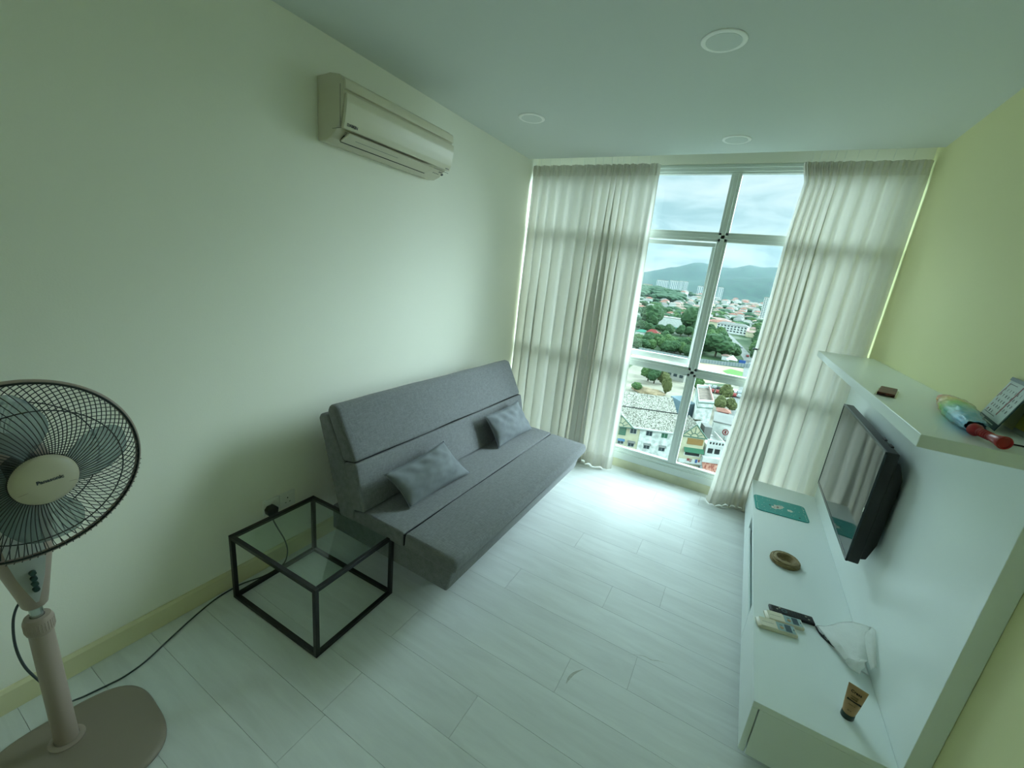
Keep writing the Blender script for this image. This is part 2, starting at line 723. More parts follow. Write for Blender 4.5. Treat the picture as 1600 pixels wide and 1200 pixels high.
# wall above and kerb below the glazing
bm = BM(); box(bm, 0, RW, 0, 0.12, 2.578, 2.74); struct('wall_window_top', bm, MT['wall'])
bm = BM(); box(bm, 0, RW, 0, 0.10, -0.2, 0.08, bev=0.003); struct('wall_window_kerb', bm, MT['kerb'])
bm = BM()
prism(bm, [(0, YB, 0.0), (0.014, YB, 0.0), (0.014, YB, 0.082), (0.006, YB, 0.094), (0, YB, 0.094)], (0, -YB, 0))
struct('baseboard_left', bm, MT['skirt'])
bm = BM()
prism(bm, [(RW, YB, 0.0), (RW - 0.014, YB, 0.0), (RW - 0.014, YB, 0.082), (RW - 0.006, YB, 0.094), (RW, YB, 0.094)], (0, -YB - 2.21, 0))
struct('baseboard_right', bm, MT['skirt'])

# ---- window: aluminium frame, fixed panes, one awning sash pushed slightly open
win = empty('window_1', (RW / 2, 0.0, 0.08))
win['kind'] = 'structure'
MX = [(0.0, 0.05), (0.595, 0.665), (1.606, 1.678), (2.653, RW)]
ZF = [(0.08, 0.19), (0.968, 1.042), (2.035, 2.104), (2.514, 2.578)]


def frame_piece(name, x0, x1, z0, z1, horiz):
    b = BM()
    box(b, x0, x1, 0.016, 0.062, z0, z1, bev=0.003)
    # raised rib on the room side of each extrusion
    if horiz:
        c = (z0 + z1) / 2
        box(b, x0, x1, 0.004, 0.02, z0 + (z1 - z0) * 0.32, z1 - (z1 - z0) * 0.30, bev=0.002)
    else:
        box(b, x0 + (x1 - x0) * 0.3, x1 - (x1 - x0) * 0.3, 0.004, 0.02, z0, z1, bev=0.002)
    return obj(name, b, MT['frame'], win)


for (a, b_) in MX:
    frame_piece('mullion', a, b_, 0.19, 2.514, False)
for i, (a, b_) in enumerate(ZF[1:3]):
    frame_piece('transom', 0.0, RW, a, b_, True)
b = BM()
box(b, 0, RW, 0.010, 0.062, 2.528, 2.578, bev=0.003)
box(b, 0, RW, 0.020, 0.062, 2.514, 2.530, bev=0.002)
box(b, 0, RW, 0.002, 0.02, 2.552, 2.566, bev=0.002)
obj('head_frame', b, MT['frame'], win)
b = BM()
box(b, 0, RW, -0.002, 0.064, 0.08, 0.142, bev=0.003)
box(b, 0, RW, 0.010, 0.062, 0.142, 0.168, bev=0.003)
box(b, 0, RW, 0.022, 0.062, 0.168, 0.19, bev=0.003)
obj('sill_frame', b, MT['frame'], win)
for ci in range(3):
    xa, xb = MX[ci][1], MX[ci + 1][0]
    for ri in range(3):
        za, zb = ZF[ri][1], ZF[ri + 1][0]
        if ci == 1 and ri == 1:
            continue
        b = BM(); box(b, xa - 0.004, xb + 0.004, 0.050, 0.056, za - 0.004, zb + 0.004)
        obj('pane', b, MT['glass'], win)
# awning sash in the middle row, hinged at the top, bottom pushed outwards
SA = math.radians(3.2)
hz = 2.030
RM = Matrix.Translation((0, 0.088, hz)) @ Matrix.Rotation(SA, 4, 'X') @ Matrix.Translation((0, -0.088, -hz))
b = BM()
x0, x1, z0, z1 = 0.668, 1.603, 1.052, 2.030
for bx in ((x0, x1, 0.045, 0.074, z0, z0 + 0.046), (x0, x1, 0.045, 0.074, z1 - 0.030, z1), (x0, x0 + 0.030, 0.045, 0.074, z0 + 0.046, z1 - 0.03), (x1 - 0.022, x1, 0.045, 0.074, z0 + 0.046, z1 - 0.03)):
    box(b, *bx, bev=0.003, mtx=RM)
sash = obj('sash', b, MT['frame'], win)
b = BM(); box(b, x0 + 0.026, x1 - 0.018, 0.064, 0.070, z0 + 0.042, z1 - 0.026, mtx=RM)
obj('pane', b, MT['glass'], sash)
b = BM(); box(b, x0 + 0.34, x0 + 0.40, 0.030, 0.046, z0 + 0.012, z0 + 0.03, bev=0.002, mtx=RM)
tube(b, [RM @ Vector((x0 + 0.38, 0.034, z0 + 0.02)), RM @ Vector((x0 + 0.43, 0.028, z0 + 0.075))], 0.006)
obj('sash_handle', b, MT['frame'], sash)


# ---- curtains
def curtain(name, label, xs_top, x_of, y_of, z_top, z_bot, nu, mats, extra=None):
    """pleated cloth; xs_top = pleat positions along the rail"""
    NP = len(xs_top) - 1

    def P(u, z):
        ph = u * NP
        i = min(int(ph), NP - 1)
        fr = ph - i
        x = xs_top[i] + (xs_top[i + 1] - xs_top[i]) * fr
        t = (z_top - z) / (z_top - z_bot)
        return Vector((x_of(x, u, ph, t, z), y_of(x, u, ph, t, z), z))

    def sheet(z0, z1, nv, dy=0.0):
        b = BM()
        grid(b, lambda a, c: P(a, z0 + (z1 - z0) * c) + Vector((0, dy, 0)), nu, nv)
        return b
    zh, zb = z_top - 0.085, z_bot + 0.115
    o = obj(name, sheet(zb, zh, 60), mats[0], None, smooth=180)
    tag(o, label, 'curtain')
    h = obj('heading_tape', sheet(zh, z_top, 6), mats[1], o, smooth=180)
    m = obj('hem', sheet(z_bot, zb, 6), mats[1], o, smooth=180)
    b = BM()
    for i in range(1, NP):
        p = P(i / NP, z_top - 0.01)
        tube(b, [p + Vector((0, -0.004, 0.014)), p + Vector((0, 0.0, 0.030)), Vector((p.x, -0.10, 2.625))], 0.0016, 6)
    obj('curtain_hook', b, MT['white_plastic'], o)['kind'] = 'stuff'
    # origin at the foot of the cloth
    return o


def fold(ph):
    # soft fold: narrow valley at each pleat, broad bulge toward the room between pleats
    c = 0.5 + 0.5 * math.cos(2 * math.pi * ph)
    return c ** 2.2


def nz1(*a):
    return noise.noise(Vector(a))


LX = [0.014, 0.084, 0.171, 0.261, 0.367, 0.480, 0.580, 0.645, 0.719, 0.765, 0.813, 0.870, 0.928, 1.023, 1.108]


def lx(x, u, ph, t, z):
    s = (x - 0.034) / 1.074
    b = (0.004 + 0.026 * min(1, t * 2.0)) * (1 + 1.1 * math.exp(-((x - 0.77) / 0.10) ** 2))
    return x + 0.06 * t * s ** 3 + b * math.sin(2 * math.pi * ph) * (0.6 + 0.5 * nz1(ph * 0.9, 3.1, z * 0.5)) * min(1, s * 12, (1 - s) * 9) * (1 - 0.6 * t * t * min(1, max(0, (x - 0.86) / 0.12))) + 0.008 * nz1(u * 5, z * 0.9, 1.7) * t * s 


def ly(x, u, ph, t, z):
    a = 0.018 + 0.052 * min(1, t * 2.2) * (0.75 + 0.5 * nz1(int(ph) * 1.7, 9.3, z * 0.35))
    pinch = 0.012 * math.exp(-((t - 0.015) / 0.02) ** 2) * math.cos(6 * math.pi * ph)
    a *= 1 - 0.62 * t * t * min(1, max(0, (x - 0.86) / 0.12))
    y = -0.112 + a * (fold(ph) - 0.5) * 1.5 + pinch
    y += 0.012 * nz1(u * 9, z * 1.3, 4.4) * t
    y -= 0.055 * t ** 3 * math.exp(-((x - 0.95) / 0.14) ** 2)
    return min(y, -0.012)


cl = curtain('curtain', 'pleated beige curtain hanging beside the sofa, against the white wall', LX, lx, ly, 2.560, 0.010, 280, (MT['curtain'], MT['curtain2']))

RX = [2.037, 2.079, 2.121, 2.163, 2.204, 2.252, 2.317, 2.410, 2.499, 2.592, 2.694]
LEAD = [(0.012, 1.975), (0.2, 1.99), (0.42, 2.001), (0.79, 2.024), (1.32, 2.040), (1.6, 2.046), (2.07, 2.046), (2.27, 2.056), (2.44, 2.066), (2.533, 2.037), (2.56, 2.037)]


def rx(x, u, ph, t, z):
    s = (x - 2.037) / 0.631
    d = interp(LEAD, z) - 2.037
    b = (0.003 + 0.022 * min(1, t * 2.0)) * (1 + 1.3 * math.exp(-((x - 2.27) / 0.07) ** 2))
    out = x + d * (1 - s) ** 2.0 + b * math.sin(2 * math.pi * ph) * (0.5 + 0.6 * nz1(ph * 0.8, 7.1, z * 0.4)) * min(1, s * 12, (1 - s) * 9) * (1 - 0.6 * t * t * min(1, max(0, (0.34 - u) / 0.12)))
    return min(out + 0.008 * nz1(u * 5, z * 0.8, 6.7) * t * (1 - s), 2.698)


def ry(x, u, ph, t, z):
    a = 0.016 + 0.040 * min(1, t * 2.2) * (0.75 + 0.6 * nz1(int(ph) * 1.9, 2.3, z * 0.35))
    pinch = 0.010 * math.exp(-((t - 0.015) / 0.02) ** 2) * math.cos(6 * math.pi * ph)
    a *= 1 - 0.72 * t * t * min(1, max(0, (0.34 - u) / 0.12))
    y = -0.088 + a * (fold(ph) - 0.5) * 1.4 + pinch + 0.012 * nz1(u * 8, z * 1.1, 8.4) * t
    y -= 0.075 * t ** 4 * math.exp(-((u - 0.12) / 0.13) ** 2)
    if x > 2.19:
        y = max(y, -0.124)
    return min(y, -0.012)


crt = curtain('curtain', 'pleated beige curtain gathered beside the yellow wall behind the television cabinet', RX, rx, ry, 2.556, 0.006, 260, (MT['curtain'], MT['curtain2']))
b = BM()
box(b, 0.01, RW - 0.01, -0.112, -0.087, 2.622, 2.638, bev=0.002)
box(b, 0.30, 0.33, -0.107, -0.092, 2.638, 2.74)
box(b, 1.35, 1.38, -0.107, -0.092, 2.638, 2.74)
box(b, 2.35, 2.38, -0.107, -0.092, 2.638, 2.74)
o = recentre(obj('curtain_rail', b, MT['white_plastic']))
tag(o, 'white curtain rail in the ceiling recess above the window', 'curtain rail')
# small clip on the leading edge of the right curtain
clip = empty('curtain_clip', (2.045, -0.105, 1.290), 'small dark clip on the edge of the curtain beside the window view', 'clip')
b = BM()
box(b, 2.028, 2.062, -0.122, -0.114, 1.286, 1.296, bev=0.002)
box(b, 2.028, 2.062, -0.100, -0.092, 1.286, 1.296, bev=0.002)
box(b, 2.024, 2.030, -0.122, -0.092, 1.287, 1.295, bev=0.001)
obj('clip_jaw', b, mat('dark_blue_plastic', rgb(24, 40, 62), 0.3), clip)
b = BM(); box(b, 2.054, 2.070, -0.123, -0.091, 1.288, 1.294, bev=0.001)
obj('clip_tip', b, MT['white_plastic'], clip)


# ---- ceiling downlights
def downlight(x, y, label):
    r = empty('ceiling_downlight', (x, y, H - 0.010), label, 'ceiling light', 'round downlights in the ceiling')
    b = BM()
    lathe(b, [(0.0655, 0.0095), (0.0655, 0.0045), (0.068, 0.0035), (0.079, 0.0035), (0.0835, 0.006), (0.084, 0.0095)], (x, y, H - 0.010), n=56, close=True)
    obj('trim_ring', b, MT['ring_white'], r, smooth=40)
    b = BM()
    lathe(b, [(0, 0.0035), (0.0654, 0.0035), (0.0654, 0.0095), (0, 0.0095)], (x, y, H - 0.010), n=56)
    obj('diffuser', b, MT['diffuser'], r)
    return r


downlight(1.620, -1.654, 'round recessed ceiling light, largest and nearest of the three')
downlight(0.476, -1.056, 'round recessed ceiling light nearest the white wall with the air conditioner')
downlight(1.631, -0.467, 'round recessed ceiling light just in front of the window')

# ---- wall sockets
ZS = 0.350


def socket(yc, label, plug=False):
    r = empty('wall_socket', (0, yc, ZS - 0.043), label, 'socket', 'white sockets on the wall behind the glass table')
    b = BM(); box(b, 0.0, 0.009, yc - 0.0425, yc + 0.0425, ZS - 0.043, ZS + 0.043, bev=0.003, seg=3)
    obj('faceplate', b, MT['white_plastic'], r)
    b = BM(); box(b, 0.0085, 0.013, yc - 0.009 + 0.018, yc + 0.009 + 0.018, ZS + 0.012, ZS + 0.030, bev=0.001)
    obj('switch', b, MT['white_plastic'], r)
    for q in ((yc - 0.003, yc + 0.003, ZS + 0.006, ZS + 0.013), (yc - 0.015, yc - 0.008, ZS - 0.018, ZS - 0.014), (yc + 0.008, yc + 0.015, ZS - 0.018, ZS - 0.014)):
        b = BM(); box(b, 0.0088, 0.0096, *q)
        obj('pin_hole', b, MT['slot'], r)
    return r


socket(-2.552, 'white wall socket with the dark plug in it')
socket(-2.464, 'white wall socket with nothing plugged in, beside the plugged one')

# ---- air conditioner
AY0, AY1 = -2.240, -1.462
ac = empty('air_conditioner', (0, (AY0 + AY1) / 2, 2.145), 'cream split air conditioner mounted high on the white wall', 'air conditioner')
PR = [(0.002, 2.418), (0.093, 2.419), (0.150, 2.410), (0.173, 2.392), (0.177, 2.345), (0.175, 2.295), (0.166, 2.246), (0.140, 2.202), (0.094, 2.162), (0.053, 2.146), (0.002, 2.150)]
b = BM()
prism(b, [(x, AY0, z) for x, z in PR], (0, AY1 - AY0, 0), bev=0.005, seg=3)
obj('housing', b, MT['ac_body'], ac, smooth=35)
# front panel: slightly curved sheet standing proud, leaving a slot at the top
b = BM()
PF = [(0.194, 2.336), (0.1925, 2.300), (0.188, 2.262), (0.180, 2.225), (0.170, 2.198)]
pts = PF + [(x - 0.018, z) for x, z in PF[::-1]]
prism(b, [(x, AY0 + 0.008, z) for x, z in pts], (0, AY1 - AY0 - 0.008, 0), bev=0.003)
panel = obj('front_panel', b, MT['ac_panel'], ac, smooth=35)
b = BM()
PT = [(0.1825, 2.392), (0.184, 2.350)]
prism(b, [(0.176, AY0 + 0.006, 2.396), (0.184, AY0 + 0.006, 2.390), (0.188, AY0 + 0.006, 2.352), (0.172, AY0 + 0.006, 2.350)], (0, AY1 - AY0 - 0.006, 0), bev=0.002)
obj('top_panel', b, MT['ac_panel'], ac, smooth=35)
# louvre flap and dark outlet slot on the lower chamfer
def ch(s, off=0.0):
    # point on the chamfer between (0.168,2.196) and (0.094,2.157)
    a, c = Vector((0.166, 0, 2.190)), Vector((0.094, 0, 2.1560))
    n = Vector((0.42, 0, -0.90)).normalized()
    return a.lerp(c, s) + n * off
def strip(b, s0, s1, y0, y1, o0, o1, mi=0):
    pts = [ch(s0, o0), ch(s1, o0), ch(s1, o1), ch(s0, o1)]
    prism(b, [(p.x, y0, p.z) for p in pts], (0, y1 - y0, 0), mi=mi)
b = BM(); strip(b, 0.55, 0.985, AY0 + 0.050, AY1 - 0.143, -0.012, 0.0030)
obj('outlet', b, MT['ac_dark'], ac)
b = BM(); strip(b, 0.01, 0.84, AY0 + 0.042, AY1 - 0.145, 0.0015, 0.0075)
fl_ = obj('louvre', b, MT['ac_body'], ac)
b = BM(); strip(b, 0.40, 0.42, AY0 + 0.10, AY1 - 0.40, 0.0075, 0.0080)
obj('louvre_groove', b, MT['grey_print'], fl_)
b = BM()
box(b, 0.105, 0.165, AY0 - 0.0008, AY0 + 0.001, 2.196, 2.1975)
box(b, 0.158, 0.1595, AY0 - 0.0008, AY0 + 0.001, 2.20, 2.37)
obj('side_seam', b, MT['slot'], ac)
b = BM(); strip(b, 0.02, 0.04, AY1 - 0.140, AY1 - 0.006, 0.004, 0.0052)
strip(b, 0.02, 0.04, AY0 + 0.02, AY1 - 0.140, 0.0045, 0.0050)
strip(b, 0.02, 0.6, AY1 - 0.146, AY1 - 0.1445, 0.004, 0.0052)
obj('seam', b, MT['slot'], ac)
b = BM()
nrm = Vector((0.42, 0, -0.90)).normalized()
p = ch(0.42, 0.003)
cyl(b, (p.x, AY1 - 0.030, p.z), (p.x + nrm.x * 0.003, AY1 - 0.030, p.z + nrm.z * 0.003), 0.008, n=20)
obj('power_button', b, MT['grey_print'], ac)
b = BM()
for q in range(3):
    strip(b, 0.18 + q * 0.05, 0.20 + q * 0.05, AY1 - 0.075, AY1 - 0.045, 0.004, 0.0048)
for q in range(4):
    strip(b, 0.48, 0.54, AY1 - 0.105 + q * 0.014, AY1 - 0.098 + q * 0.014, 0.004, 0.0048)
obj('display_marks', b, MT['grey_print'], ac)
lettering('brand_lettering', 'DAIKIN', 0.018, (0, 1, 0), (0.25, 0, 0.97), (0.1785, AY0 + 0.050, 2.214), MT['grey_print'], ac, bold=0.0002)
lettering('model_lettering', 'INVERTER', 0.007, (0, 1, 0), (0.25, 0, 0.97), (0.1745, AY1 - 0.030, 2.204), MT['grey_print'], ac)
# ================================================================== FURNITURE
# ---- sofa bed
SY0, SY1 = -2.375, -0.665
so = empty('sofa_bed', (0.60, (SY0 + SY1) / 2, 0.0), 'grey fabric click-clack sofa bed without arms, against the white wall', 'sofa')


def cushion(name, prof, y0, y1, bev, parent, puff=0.006, seed=0):
    """prof: convex xz outline; long upholstered pad with softened edges and slight puff"""
    b = BM()
    prism(b, [(x, y0, z) for x, z in prof], (0, y1 - y0, 0))
    es = list(b.edges)
    bmesh.ops.bevel(b, geom=es, offset=bev, segments=4, profile=0.5, affect='EDGES')
    # slice along y for gentle undulation
    for i in range(1, 28):
        yy = y0 + bev + (y1 - y0 - 2 * bev) * i / 28
        g = list(b.verts) + list(b.edges) + list(b.faces)
        bmesh.ops.bisect_plane(b, geom=g, plane_co=(0, yy, 0), plane_no=(0, 1, 0))
    b.normal_update()
    for v in b.verts:
        n = nz1(v.co.x * 4 + seed, v.co.y * 3.1, v.co.z * 4)
        n2 = nz1(v.co.x * 9 + seed, v.co.y * 11, v.co.z * 9)
        v.co += v.normal * (n * puff + n2 * puff * 0.3)
    return obj(name, b, MT['sofa'], parent, smooth=50)


cushion('seat_panel', [(0.752, 0.330), (1.052, 0.325), (1.068, 0.352), (1.058, 0.402), (0.752, 0.412)], SY0 + 0.005, SY1, 0.020, so, 0.005, 1)
cushion('seat_panel', [(0.360, 0.330), (0.7505, 0.330), (0.7505, 0.411), (0.500, 0.418), (0.360, 0.380)], SY0 + 0.005, SY1, 0.012, so, 0.004, 2)
cushion('backrest_panel', [(0.492, 0.414), (0.428, 0.662), (0.340, 0.645), (0.404, 0.395)], SY0, SY1 + 0.01, 0.012, so, 0.004, 3)
cushion('backrest_panel', [(0.426, 0.666), (0.287, 0.925), (0.232, 0.930), (0.212, 0.885), (0.338, 0.650)], SY0, SY1 + 0.01, 0.022, so, 0.005, 4)
cushion('back_frame', [(0.310, 0.330), (0.150, 0.835), (0.165, 0.862), (0.215, 0.868), (0.345, 0.640), (0.420, 0.420), (0.420, 0.330)], SY0 + 0.002, SY1 - 0.02, 0.012, so, 0.002, 5)
b = BM()
prism(b, [(0.20, SY0 + 0.042, 0.185), (0.996, SY0 + 0.042, 0.180), (1.028, SY0 + 0.042, 0.332), (0.20, SY0 + 0.042, 0.332)], (0, SY1 - SY0 - 0.05, 0), bev=0.012, seg=3)
obj('storage_base', b, MT['sofa'], so, smooth=50)
b = BM()
box(b, 0.7498, 0.7522, SY0 + 0.010, SY1 - 0.008, 0.34, 0.4035)
obj('seam', b, MT['seam'], so)
b = BM()
p0, p1 = Vector((0.422, 0, 0.662)), Vector((0.345, 0, 0.646))
prism(b, [(0.418, SY0 + 0.012, 0.6620), (0.418, SY0 + 0.012, 0.6640), (0.345, SY0 + 0.012, 0.649), (0.345, SY0 + 0.012, 0.646)], (0, SY1 - SY0 - 0.016, 0))
obj('seam', b, MT['seam'], so)
for lx_, ly_ in ((0.34, SY0 + 0.32), (0.34, SY1 - 0.30), (0.82, SY0 + 0.32), (0.82, SY1 - 0.30)):
    b = BM()
    cyl(b, (lx_, ly_, 0.0), (lx_, ly_, 0.19), 0.020, 0.026, 20)
    obj('leg', b, MT['black_metal'], so, smooth=40)


# ---- scatter cushions
def pillow(name, label, TL, TR, BR, BL, thick, seed):
    TL, TR, BR, BL = map(Vector, (TL, TR, BR, BL))
    nrm = (TR - TL).cross(BL - TL).normalized()
    if nrm.x < 0:
        nrm = -nrm
    b = BM()
    N = 30

    def side(sg):
        def fn(u, v):
            # edges pulled in between the corners
            uu = u + 0.035 * math.sin(math.pi * v) * (0.5 - u) * 2
            vv = v + 0.05 * math.sin(math.pi * u) * (0.5 - v) * 2
            p = TL.lerp(TR, uu).lerp(BL.lerp(BR, uu), vv)
            e = (4 * u * (1 - u)) ** 0.55 * (4 * v * (1 - v)) ** 0.55
            w = nz1(u * 3.0 + seed, v * 2.4 + 0.8 * u, seed) * 0.018 + nz1(u * 9 + seed, v * 7 + 2 * u, seed + 3) * 0.006
            # creases running in from the edges
            w += 0.010 * math.sin(26 * (u - 0.35 * v) + seed) * math.exp(-((v - 0.12) / 0.16) ** 2)
            w += 0.012 * math.sin(17 * (v + 0.5 * u) + seed) * math.exp(-((u - 0.88) / 0.14) ** 2)
            return p + nrm * (sg * e * thick / 2 + w * e * (1 if sg > 0 else 0.2))
        return fn
    grid(b, side(1), N, N)
    grid(b, side(-1), N, N)
    bmesh.ops.remove_doubles(b, verts=b.verts, dist=0.0006)
    o = obj(name, b, MT['pillow'], None, smooth=180)
    tag(o, label, 'cushion', 'small grey scatter cushions on the sofa bed')
    b = BM()
    rim = []
    f = side(1)
    for k in range(60):
        t = k / 60
        if t < .25: q = (t * 4, 0)
        elif t < .5: q = (1, (t - .25) * 4)
        elif t < .75: q = (1 - (t - .5) * 4, 1)
        else: q = (0, 1 - (t - .75) * 4)
        rim.append(f(*q))
    tube(b, rim, 0.0022, 5, closed=True)
    obj('edge_seam', b, MT['pillow'], o, smooth=180)
    c = sum((v.co for v in o.data.vertices), Vector()) / len(o.data.vertices)
    lo = min(v.co.z for v in o.data.vertices)
    c.z = lo
    for x in [o] + list(o.children):
        for v in x.data.vertices:
            v.co -= c
    o.location = c
    return o


pillow('scatter_cushion', 'small rectangular grey cushion at the glass table end of the sofa bed', (0.520, -2.275, 0.600), (0.510, -1.790, 0.625), (0.655, -1.690, 0.425), (0.640, -2.205, 0.422), 0.105, 1.3)
pillow('scatter_cushion', 'small rectangular grey cushion at the curtain end of the sofa bed', (0.500, -1.325, 0.660), (0.500, -0.845, 0.668), (0.610, -0.740, 0.425), (0.600, -1.255, 0.425), 0.100, 5.9)

# ---- glass table
TX, TY, TA, TS, TQ, TH = 0.0812, -2.8003, 0.0266, 0.5968, 0.4469, 0.3459
tb = empty('glass_table', (TX + TS / 2, TY + TQ / 2, 0.0), 'low open-cube table of black square tube with a clear glass top', 'table')
TM = Matrix.Translation((TX, TY, 0)) @ Matrix.Rotation(TA, 4, 'Z')
w = 0.019


def tbar(name, boxes, m='black_metal', bev=0.0012):
    b = BM()
    for q in boxes:
        box(b, *q, bev=bev, seg=1, mtx=TM)
    return obj(name, b, MT[m], tb)


tbar('top_frame', [(w, TS - w, 0, w, TH - w, TH), (w, TS - w, TQ - w, TQ, TH - w, TH), (0, w, w, TQ - w, TH - w, TH), (TS - w, TS, w, TQ - w, TH - w, TH)])
tbar('base_frame', [(w, TS - w, 0, w, 0, w), (w, TS - w, TQ - w, TQ, 0, w), (0, w, w, TQ - w, 0, w), (TS - w, TS, w, TQ - w, 0, w)])
for q in ((0, w, 0, w), (TS - w, TS, 0, w), (0, w, TQ - w, TQ), (TS - w, TS, TQ - w, TQ)):
    tbar('leg', [q + (0, TH)])
tbar('glass_top', [(w * 0.9, TS - w * 0.9, w * 0.9, TQ - w * 0.9, TH - 0.009, TH - 0.003)], 'table_glass', 0.001)

# ---- television cabinet, back panel and shelf unit
KX, KB, KN, KF, KZ, KZ0 = 2.2495, 2.6488, -2.2023, -0.1335, 0.3031, 0.072
cb = empty('television_cabinet', ((KX + KB) / 2, (KN + KF) / 2, KZ0), 'long low white television cabinet with a tall back panel along the yellow wall', 'cabinet')
b = BM(); box(b, KX, KB, KN, KF, KZ - 0.025, KZ, bev=0.001, seg=1)
obj('top_board', b, MT['white_lam'], cb)
b = BM()
box(b, KX + 0.024, KB, KN, KN + 0.018, KZ0 - 0.004, KZ - 0.025)
box(b, KX + 0.024, KB, KF - 0.018, KF, KZ0 - 0.004, KZ - 0.025)
box(b, KX + 0.024, KB, KN + 0.018, KF - 0.018, KZ0 - 0.004, KZ0 + 0.014)
box(b, KX + 0.024, KB, -1.640, -1.622, KZ0 + 0.014, KZ - 0.025)
box(b, KX + 0.024, KB, -0.742, -0.724, KZ0 + 0.014, KZ - 0.025)
box(b, KB - 0.012, KB, KN + 0.018, KF - 0.018, KZ0 + 0.014, KZ - 0.025)
obj('carcass', b, MT['white_lam'], cb)
for (ya, yb, zt) in ((KN, -1.634, KZ - 0.028), (-0.730, KF, KZ - 0.028)):
    b = BM(); box(b, KX, KX + 0.020, ya, yb, KZ0, zt, bev=0.0012, seg=1)
    obj('door', b, MT['white_lam'], cb)
b = BM(); box(b, KX, KX + 0.010, -1.631, -0.733, KZ0, 0.200, bev=0.0012, seg=1)
dd = obj('door', b, MT['white_lam'], cb)
dd['label'] = 'drop-down door with an open finger gap above it'

b = BM(); box(b, KB + 0.0005, RW - 0.001, KN, KF, 0.068, 1.3215, bev=0.001, seg=1)
box(b, KB + 0.012, RW - 0.001, KN + 0.04, KF - 0.04, 0.0, 0.068)
obj('back_panel', b, MT['white_lam'], cb)
b = BM(); box(b, 2.402, RW, KN, -0.1995, 1.322, 1.3588, bev=0.0012, seg=1)
tag(recentre(obj('wall_shelf', b, MT['white_lam'])), 'thick white shelf on top of the television panel, along the yellow wall', 'shelf')

# ---- television
tvx, TY0, TY1, TZ0, TZ1 = 2.549, -1.498, -0.598, 0.579, 1.108
tv = empty('television', (2.59, (TY0 + TY1) / 2, TZ0), 'black flat television on the white panel above the cabinet', 'television')
b = BM()
box(b, tvx + 0.003, tvx + 0.048, TY0, TY1, TZ0, TZ1, bev=0.006, seg=3)
obj('casing', b, MT['black_plastic'], tv, smooth=40)
b = BM()
prism(b, [(tvx + 0.046, TY0 + 0.008, TZ1 - 0.036), (tvx + 0.062, TY0 + 0.008, TZ1 - 0.040), (tvx + 0.086, TY0 + 0.008, TZ1 - 0.11), (tvx + 0.086, TY0 + 0.008, TZ0 + 0.11), (tvx + 0.068, TY0 + 0.008, TZ0 + 0.030), (tvx + 0.046, TY0 + 0.008, TZ0 + 0.022)], (0, TY1 - TY0 - 0.016, 0), bev=0.005)
obj('back_cover', b, MT['black_plastic'], tv, smooth=40)
b = BM()
for q in ((TY0, TY1, TZ1 - 0.010, TZ1), (TY0, TY1, TZ0, TZ0 + 0.017), (TY0, TY0 + 0.009, TZ0 + 0.017, TZ1 - 0.010), (TY1 - 0.009, TY1, TZ0 + 0.017, TZ1 - 0.010)):
    box(b, tvx - 0.001, tvx + 0.008, *q, bev=0.001, seg=1)
obj('bezel', b, mat('glossy_bezel', rgb(34, 44, 48), 0.25), tv)
b = BM(); box(b, tvx + 0.0008, tvx + 0.004, TY0 + 0.008, TY1 - 0.008, TZ0 + 0.016, TZ1 - 0.009)
obj('screen', b, mat('dark_screen', rgb(10, 13, 14), 0.05, spec=0.9), tv)
b = BM()
box(b, tvx + 0.084, KB, -1.20, -0.90, 0.72, 0.98, bev=0.003)
obj('wall_bracket', b, MT['black_metal'], tv)
for ya in (-1.41, -1.31):
    b = BM(); box(b, tvx + 0.036, tvx + 0.046, ya, ya + 0.045, TZ1 - 0.001, TZ1 + 0.006, bev=0.001)
    obj('vent_tab', b, MT['black_plastic'], tv)
b = BM(); box(b, tvx - 0.0018, tvx, TY0 + 0.001, TY0 + 0.006, 0.825, 0.845)
obj('badge', b, MT['white_plastic'], tv)

# ================================================================== SMALL THINGS ON THE CABINET
# teal mat
teal = mat('teal_print', rgb(8, 148, 142), 0.35, noise_scale=30, noise_amt=0.06)
b = BM()
mz = KZ
pts = []
corners = [Vector((2.254, -0.418)), Vector((2.562, -0.386)), Vector((2.575, -0.618)), Vector((2.266, -0.650))]
for i in range(4):
    c, p, n = corners[i], corners[i - 1], corners[(i + 1) % 4]
    a, d = c + (p - c).normalized() * 0.028, c + (n - c).normalized() * 0.028
    for k in range(7):
        t = k / 6
        pts.append((a * (1 - t) ** 2 + c * 2 * t * (1 - t) + d * t * t))
prism(b, [(p.x, p.y, mz) for p in pts], (0, 0, 0.005), bev=0.001, seg=1)
mt = recentre(obj('placemat', b, teal))
tag(mt, 'teal placemat with small white flower print at the curtain end of the cabinet', 'placemat')
b = BM()
zt = mz + 0.0052


def petal(b, cx, cy, r, n=5, mi=0):
    for k in range(n):
        a = 2 * math.pi * k / n
        lathe(b, [(0, 0.0004), (r * 0.55, 0.0004), (r * 0.55, 0), (0, 0)], (cx + math.cos(a) * r * 0.75, cy + math.sin(a) * r * 0.75, zt), n=10, mi=mi)
wp = mat('white_print', rgb(226, 226, 214), 0.5)
for (px, py, pr) in ((2.400, -0.520, 0.022), (2.378, -0.545, 0.016), (2.470, -0.525, 0.014), (2.420, -0.500, 0.014)):
    b = BM(); petal(b, px, py, pr)
    obj('printed_flower', b, wp, mt)
b = BM()
lathe(b, [(0, 0.0008), (0.008, 0.0008), (0.008, 0), (0, 0)], (2.398, -0.528, zt), n=12, mi=1)
for k in range(26):
    a, c = random.random(), random.random()
    px, py = 2.275 + 0.285 * a, -0.635 + 0.22 * c
    lathe(b, [(0, 0.0004), (0.0022, 0.0004), (0.0022, 0), (0, 0)], (px, py, zt), n=6)
